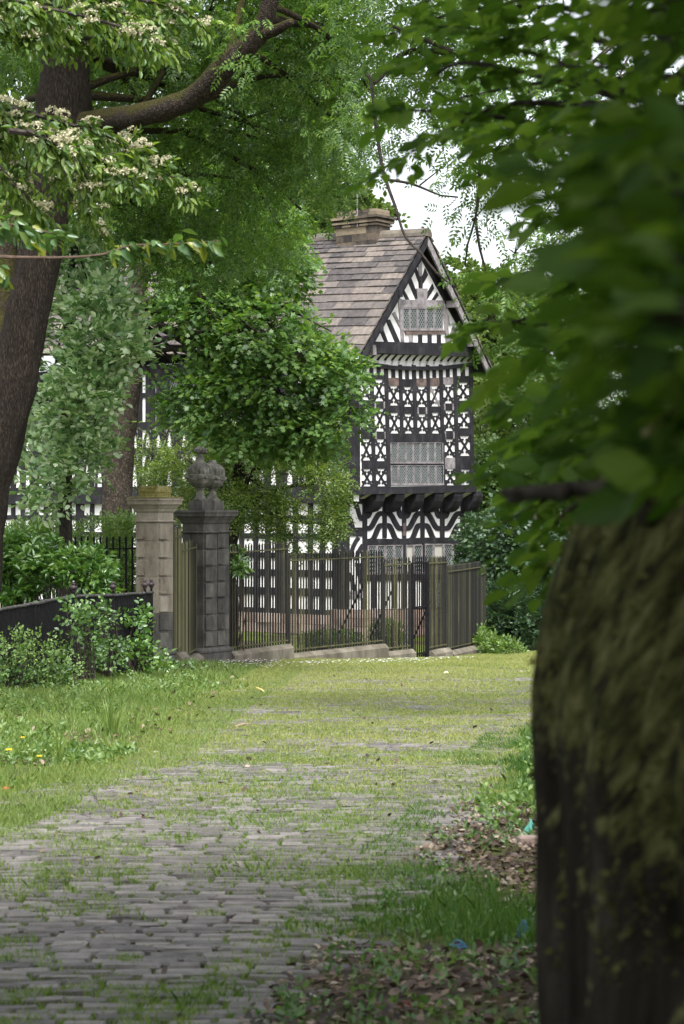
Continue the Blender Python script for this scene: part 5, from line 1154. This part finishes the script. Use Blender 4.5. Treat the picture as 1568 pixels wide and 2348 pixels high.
shrub('laurel_bush', 'glossy evergreen bush with long bright leaves just behind the low black fence', 'shrub', gpt(110, 33.6), [B(*b) for b in ((110, 1320, 33.8, 125, 75, .8), (60, 1300, 34, 70, 75, .7), (190, 1310, 33.4, 70, 55, .6), (225, 1345, 33.2, 40, 40, .4), (90, 1390, 33.4, 110, 50, .5), (30, 1270, 34, 40, 45, .5))], 1150, T_oval(.34, .14, 1, .12), .175, 7, .15, 'rhodo', hang=.05, phi=1.15)
shrub('hedge', 'light green leafy hedge filling the space behind the open railing', 'hedge', gpt(200, 40.), [B(*b) for b in ((120, 1250, 40.2, 90, 50, .6), (230, 1235, 40, 70, 45, .6), (290, 1240, 39.8, 40, 50, .5), (240, 1320, 39.6, 80, 70, .6), (300, 1340, 39.4, 40, 70, .5), (60, 1240, 40.4, 60, 45, .6), (280, 1210, 40.5, 35, 25, .4))], 1900, T_oval(.45), .085, 5, .2, 'shrub')
shrub('box_hedge', 'low clipped box hedge with a flat lit top inside the railing', 'hedge', gpt(760, 51), [(at(758, 1468, 51) + A3(0, 0, 0), A3(.62, .35, .22)), (at(720, 1468, 50.8), A3(.4, .3, .20)), (at(795, 1466, 51.4), A3(.4, .3, .21))], 1500, T_diamond(.6), .045, 6, .10, 'box', gap=-1, lo=.6, droop=-.1)
shrub('box_hedge', 'squarer clipped box bush beside the gate, taller than the hedge next to it', 'hedge', gpt(888, 50), [(at(x_, y_, 50), A3(.22, .25, .24)) for x_, y_ in ((868, 1450), (888, 1445), (908, 1450), (868, 1472), (908, 1472), (888, 1470))], 1500, T_diamond(.6), .045, 6, .10, 'box', gap=-1, lo=.6, droop=-.1)
for bx in ((1170, 57, [(1150, 1400, 40, 70), (1190, 1430, 50, 70), (1225, 1440, 50, 60)], 'dark nettle and bramble mass in front of the trees right of the railing'), (1290, 54, [(1260, 1400, 70, 110), (1330, 1420, 80, 110)], 'dark green shrub half hidden by the mossy trunk'), (1100, 60, [(1085, 1300, 35, 110), (1120, 1380, 30, 80)], 'tall twiggy shrub between the house corner and the dark undergrowth')):
    shrub('undergrowth_shrub', bx[3], 'shrub', gpt(bx[0], bx[1]), [B(x, y, bx[1], rx, ry, .9) for x, y, rx, ry in bx[2]], 1500, T_oval(.6), .12, 5, .3, 'under', group='shrubs beyond the railing end', gap=-.3)
shrub('nettle_clump', 'fresh light green weeds at the foot of the last railing post', 'plant', gpt(1120, 50), [B(*b) for b in ((1115, 1478, 50, 26, 20, .5), (1140, 1485, 49.5, 26, 16, .4), (1105, 1470, 50.5, 14, 30, .3), (1170, 1490, 49, 30, 12, .4))], 420, T_oval(.5), .09, 5, .2, 'shrub')
shrub('laurel_sprig', 'evergreen sprig poking through the railing beside the second dark pier', 'plant', gpt(545, 40.4), [B(*b) for b in ((540, 1285, 40.2, 12, 22, .1), (548, 1300, 40.1, 12, 16, .1), (538, 1320, 40.1, 8, 12, .1))], 20, T_oval(.34, .12), .16, 7, .12, 'rhodo', gap=-2, hang=.2, stems=3)
# climbers and weeds along the low fence
for lab, bl, S, L, lm in (('feathery pale bramble arching across the low fence near the left edge', ((60, 1500, 26.0, 75, 45, .35), (110, 1530, 26.2, 50, 45, .35), (30, 1480, 25.8, 40, 40, .3), (150, 1560, 26.6, 45, 40, .35)), 330, .045, 'shrub'),
                          ('ivy clump with pale undersides creeping over the fence foot at the left edge', ((40, 1570, 26, 70, 40, .4), (110, 1570, 26.4, 60, 36, .4), (10, 1540, 25.8, 40, 50, .3)), 220, .065, 'ivy'),
                          ('broad leaved creeper climbing the fence between its first two posts', ((205, 1450, 28.6, 26, 62, .25), (195, 1510, 28.6, 40, 40, .3), (165, 1420, 28, 22, 50, .2), (190, 1400, 28.6, 14, 30, .15)), 130, .08, 'ivy'),
                          ('ivy strand with a few shiny leaves in the middle of the fence', ((245, 1440, 30, 22, 50, .2), (262, 1500, 30, 34, 40, .3), (250, 1395, 30, 14, 26, .15), (225, 1530, 29.4, 40, 26, .3)), 110, .08, 'ivy'),
                          ('leafy clump with large lit leaves by the last fence post', ((300, 1450, 31.6, 34, 40, .3), (318, 1420, 31.8, 22, 30, .2), (300, 1500, 31.4, 50, 34, .3), (345, 1510, 32, 34, 24, .3)), 150, .09, 'rhodo'),
                          ('low ivy patch among dead leaves at the foot of the pale pier', ((380, 1535, 34.5, 40, 10, .5), (430, 1542, 34, 40, 7, .4), (350, 1545, 33, 50, 12, .5)), 160, .07, 'ivy')):
    shrub('climbing_plant', lab, 'plant', gpt(bl[0][0], bl[0][2]), [B(*b) for b in bl], S, T_oval(.62, .08), L, 5, .22, lm, group='plants growing over the low fence', gap=-.4, lo=.1, jit=.6, hang=.1, stems=5)
# weeds of the left bank and right verge: nobody could count them
def weeds(name, n, y0, y1, xl, xr, L, mat, fn, h=.12):
    X, Y = scatter(n, y0, y1, xl, xr); k = fn(X, Y); X, Y = X[k], Y[k]
    P = np.stack([X, Y, gz(X, Y)], 1); D = rnd(len(P), .5) + A3(0, 0, 1)
    return tag(leaf_mesh(name, *sprays(P, D, h * rng.uniform(.5, 1.4, len(P)), 5, L, phi=1.1, jit=.5), T_oval(.55), MT[mat]), kind='stuff')
weeds('ground_cover', 4200, 13, 33, lambda Y: -vis(Y), lambda Y: road_left(Y) - .25, .055, 'shrub', lambda X, Y: noise3(np.stack([X, Y, 0 * X], 1), 1.6, 81) + 1.3 * sstep(.6, 2.0, road_left(Y) - X) + .6 * sstep(17, 13, Y) > .75)
weeds('verge_weeds', 1300, 12.5, 30, lambda Y: road_right(Y) + .15, lambda Y: np.minimum(road_right(Y) + 1.3, vis(Y) * .62 + .2), .05, 'shrub', lambda X, Y: (noise3(np.stack([X, Y, 0 * X], 1), 1.9, 82) + .8 * sstep(.2, .7, X - road_right(Y)) > .55) & (np.abs(Y - 12) > .8), .16)
weeds('shade_weeds', 900, 6.6, 13, lambda Y: road_right(Y) + .1, lambda Y: np.minimum(road_right(Y) + 1.6, vis(Y) * .62), .035, 'ivy', lambda X, Y: noise3(np.stack([X, Y, 0 * X], 1), 2.1, 83) > .3, .07)
# tall grass tuft standing on the left verge and smaller tufts on the lane
def tuft(label, dx, dy_h, Y, n, h, lm='verge'):
    p = gpt(dx, Y); p[2] += .15; root = empty('grass_tuft', p, label, 'grass tuft', 'grass tufts standing above the turf'); mb = MB()
    V = []
    for _ in range(n):
        a = rng.uniform(0, 2 * PI); ln = rng.uniform(.05, .5) * h; b = p + A3(math.cos(a), math.sin(a), 0) * rng.uniform(0, .06) * h * 3; hh = h * rng.uniform(.5, 1.05); w_ = A3(math.sin(a), -math.cos(a) * .4, 0) * .006 * Y / 18
        m1 = b + A3(math.cos(a), math.sin(a), 0) * ln * .35 + A3(0, 0, hh * .6); t = b + A3(math.cos(a), math.sin(a), 0) * ln + A3(0, 0, hh)
        mb.add([b - w_, b + w_, m1 + w_ * .8, t, m1 - w_ * .8], [(0, 1, 2, 3, 4)])
    mb.build('blades', MT[lm], root)
tuft('tall coarse grass tuft on the left verge below the fence', 255, 0, 20.5, 40, .42)
tuft('leaning grass tuft beside the tall one on the left verge', 310, 0, 21, 14, .30)
tuft('small green tuft alone on the bare setts', 462, 0, 14.6, 40, .085)
tuft('low tuft at the left edge near the buttercups', 130, 0, 17.2, 22, .33)

# ================================================================ litter, wild flowers and loose bits
def yof(dy): return 1.6 / ((dy - CY) / F - .034)
def place(dx, dy, dY=0.):
    Y = yof(dy) if dy > 1560 else float(np.interp(dy, [1500, 1560], [47, 28.5])); Y += dY; X = (dx - CX) * Y / F; return A3(X, Y, float(gz(X, Y)))
def flat(name, rgb, rough=.5, var=.25):
    return solid(name, [(.3, tuple(c * (1 - var) for c in rgb)), (.7, tuple(min(1, c * (1 + var)) for c in rgb))], 30, rough, .2)
LM = {'teal': flat('teal_plastic', (.12, .38, .33), .3), 'blue': flat('blue_plastic', (.03, .12, .22), .3), 'red': flat('red_wrapper', (.24, .045, .04), .35), 'white': flat('white_paper', (.62, .60, .56), .8), 'brown': flat('dead_bark', (.30, .22, .16), .9), 'black': flat('dark_scrap', (.02, .018, .02), .6), 'orange': flat('orange_scrap', (.55, .13, .05), .5), 'pale': flat('peeled_wood', (.60, .47, .17), .8)}
def crumple(name, label, cat, p, sx, sy, sz, mat, seed=0, amp=.5, n=14, group=None):
    """a creased sheet with thickness, standing or lying on the ground"""
    u = np.linspace(-1, 1, n); U, V = np.meshgrid(u, u); q_ = np.stack([U, V, 0 * U], -1)
    h = (.5 + amp * noise3(q_, 2.1, seed) + .25 * amp * noise3(q_, 5, seed + 1)) * (1 - .75 * np.clip(U ** 2 + V ** 2, 0, 1.3) / 1.3)
    x = U * sx * (1 + .25 * noise3(q_ + 3, 2.5, seed + 2)); y = V * sy * (1 + .25 * noise3(q_ + 7, 2.5, seed + 3)); z = np.clip(h, 0, 2) * sz + .006
    P = np.stack([x, y, z], -1).reshape(-1, 3) + p; Q = P - A3(0, 0, .003)
    m = MB(); idx = np.arange(n * n).reshape(n, n); f = []
    for i in range(n - 1):
        for j in range(n - 1): f.append((idx[i, j], idx[i, j + 1], idx[i + 1, j + 1], idx[i + 1, j])); f.append(tuple(k + n * n for k in (idx[i + 1, j], idx[i + 1, j + 1], idx[i, j + 1], idx[i, j])))
    ed = list(idx[0, :]) + list(idx[1:, -1]) + list(idx[-1, -2::-1]) + list(idx[-2:0, 0])
    for a_, b_ in zip(ed, ed[1:] + ed[:1]): f.append((a_, a_ + n * n, b_ + n * n, b_))
    m.add(np.concatenate([P, Q]), f); o = m.build(name, LM[mat]); tag(o, label, cat, group); return o
crumple('plastic_bag', 'knotted teal plastic bag on the leaf litter by the mossy trunk', 'litter', place(1207, 1934), .045, .03, .11, 'teal', 3, .9)
crumple('plastic_bag', 'flattened blue plastic scrap in the shaded grass', 'litter', place(1052, 2190), .042, .03, .030, 'blue', 5, .7)
crumple('plastic_bag', 'crumpled dark blue plastic lump touching the edge of the mossy trunk', 'litter', place(1200, 2172), .030, .025, .045, 'blue', 8, .8)
crumple('sweet_wrapper', 'red wrapper lying on dark soil at the very bottom of the view', 'litter', place(945, 2338), .05, .03, .022, 'red', 11, .7)
crumple('paper_scrap', 'torn white paper scrap on the left verge grass', 'litter', place(362, 1729), .055, .05, .055, 'white', 14, .8)
crumple('paper_scrap', 'tiny white scrap far up the lawn near the gate', 'litter', place(1022, 1540), .05, .04, .05, 'white', 17, .6)
crumple('paper_scrap', 'white scrap lying on the setts at the bottom of the view', 'litter', place(735, 2300), .035, .025, .025, 'white', 20, .7)
crumple('blue_scrap', 'small bright blue scrap on the lawn beside the trunk', 'litter', place(1222, 1531), .06, .05, .04, 'blue', 23, .6)
crumple('orange_scrap', 'small orange scrap in the weeds at the left edge', 'litter', place(14, 1818), .03, .03, .03, 'orange', 26, .6)
crumple('bark_piece', 'pale curled piece of bark among weeds on the left bank', 'debris', place(131, 1668), .11, .05, .05, 'brown', 29, .7)
crumple('bark_piece', 'second bark piece, redder and ragged, right of the pale curled one', 'debris', place(178, 1672), .07, .05, .06, 'brown', 32, .8)
def stick(label, a, b, r, mat, seed, group=None):
    p, q_ = place(*a), place(*b); m = MB(); mid = (p + q_) / 2 + A3(0, .01, r * 1.5)
    m.tube([p + A3(0, 0, r), mid, q_ + A3(0, 0, r)], [r, r * .9, r * .6], 7, .25, seed, .04); tag(m.build('fallen_stick', LM[mat], smooth=True), label, 'stick', group)
stick('pale yellow peeled stick on the lawn in front of the dark piers', (586, 1553), (610, 1558), .022, 'pale', 3)
stick('short dark stick lying on the setts near the left verge', (314, 1824), (327, 1825), .014, 'black', 4)
stick('knobbly dark twig lying on the setts at the edge of the grass', (828, 1943), (858, 1947), .012, 'black', 6)
stick('thin brown stick on the grass left of centre', (540, 1668), (575, 1662), .018, 'brown', 7)
stick('pale stick on the setts where the grass thins', (608, 1808), (634, 1810), .011, 'brown', 8)
b_ = MB(); p = place(1212, 1962); b_.box(p + A3(0, 0, .02), .06, .045, .03, A3(.98, .2, 0), A3(-.2, .98, 0)); b_.loft([[(p[0] + x * s, p[1] + y * s, p[2] + z) for x, y in ((-.055, -.04), (.05, -.045), (.056, .036), (-.05, .04))] for z, s in ((.05, 1), (.058, .85))])
tag(b_.build('brick', MT['plinth']), 'half buried brick below the teal bag beside the mossy trunk', 'brick')
YEL = flat('buttercup_yellow', (.72, .50, .02), .4, .12)
for lab, dx, dy, h, dY in (('buttercup with a large open yellow flower at the left edge', 20, 1720, .16, 15.6), ('buttercup with a single yellow flower on a leaning stem right of the larger one', 90, 1734, .18, 15.4), ('small yellow flower low in the weeds on the left bank', 52, 1691, .10, 18.4)):
    Y = dY; x = (dx - CX) * Y / F; g = float(gz(x, Y)); top = at(dx, dy, Y); base = A3(x + .03, Y + .02, g); r_ = empty('buttercup', base, lab, 'flower', 'yellow flowers on the left bank')
    m = MB(); m.tube([base, (base + top) / 2 + A3(.01, 0, .01), top], [.0035, .003, .0025], 5, step=.04); m.build('stem', MT['shrub'], r_)
    n = 5; an = np.arange(n) * 2 * PI / n; O = np.repeat(top[None], n, 0); leaf_mesh('petals', O, np.stack([np.cos(an), np.sin(an), .35 + 0 * an], 1), np.repeat(A3(0, -.5, 1)[None], n, 0), .030 if dx < 50 else .022, T_oval(.9, .1), YEL, r_)
    k = 6; leaf_mesh('leaf', np.repeat(base[None], k, 0) + rnd(k, .015) * A3(1, 1, 0), rnd(k, .6) + A3(0, 0, .6), rnd(k), .07, T_oval(.7), MT['shrub'], r_)
# ================================================================ camera, sky, sun
cam = bpy.data.cameras.new('camera'); co = bpy.data.objects.new('camera', cam); COL.objects.link(co); scene.camera = co
co.location = (0, 0, EYE); co.rotation_euler = (PI / 2, 0, 0)
cam.sensor_fit = 'VERTICAL'; cam.sensor_height = 36; cam.lens = 36 * F / 2347.4; cam.clip_end = 2000; cam.clip_start = .05
cam.dof.use_dof = True; cam.dof.focus_distance = 40; cam.dof.aperture_fstop = 7.0
W = bpy.data.worlds.new('World'); scene.world = W; W.use_nodes = True; N = W.node_tree.nodes; L = W.node_tree.links; N.clear()
out = N.new('ShaderNodeOutputWorld'); bg = N.new('ShaderNodeBackground'); sky = N.new('ShaderNodeTexSky'); sky.sky_type = 'NISHITA'; sky.sun_disc = False
SUN_EL, SUN_AZ = math.radians(58), math.radians(168)
sky.sun_elevation = SUN_EL; sky.sun_rotation = SUN_AZ; sky.air_density = 1.; sky.dust_density = 4.; sky.ozone_density = 1.
hs = N.new('ShaderNodeHueSaturation'); hs.inputs['Saturation'].default_value = .30
L.new(sky.outputs[0], hs.inputs['Color']); L.new(hs.outputs[0], bg.inputs['Color']); bg.inputs['Strength'].default_value = .15; L.new(bg.outputs[0], out.inputs[0])
sd_ = A3(math.sin(SUN_AZ) * math.cos(SUN_EL), math.cos(SUN_AZ) * math.cos(SUN_EL), math.sin(SUN_EL))
from mathutils import Vector
sl_ = bpy.data.lights.new('sun', 'SUN'); sl_.energy = 1.5; sl_.angle = math.radians(12); sl_.color = (1, .97, .90)
so = bpy.data.objects.new('sun', sl_); COL.objects.link(so); so.rotation_euler = Vector(-sd_).to_track_quat('-Z', 'Y').to_euler(); so.location = (0, 0, 30)
vs_ = scene.view_settings; vs_.view_transform = 'Standard'; vs_.look = 'None'; vs_.gamma = 1; vs_.exposure = EXPOSURE; vs_.use_curve_mapping = False
cy = scene.cycles; cy.max_bounces = 6; cy.diffuse_bounces = 4; cy.glossy_bounces = 2; cy.transmission_bounces = 4; cy.transparent_max_bounces = 4; cy.use_adaptive_sampling = True; cy.adaptive_threshold = .02
try: cy.use_denoising = True
except Exception: pass
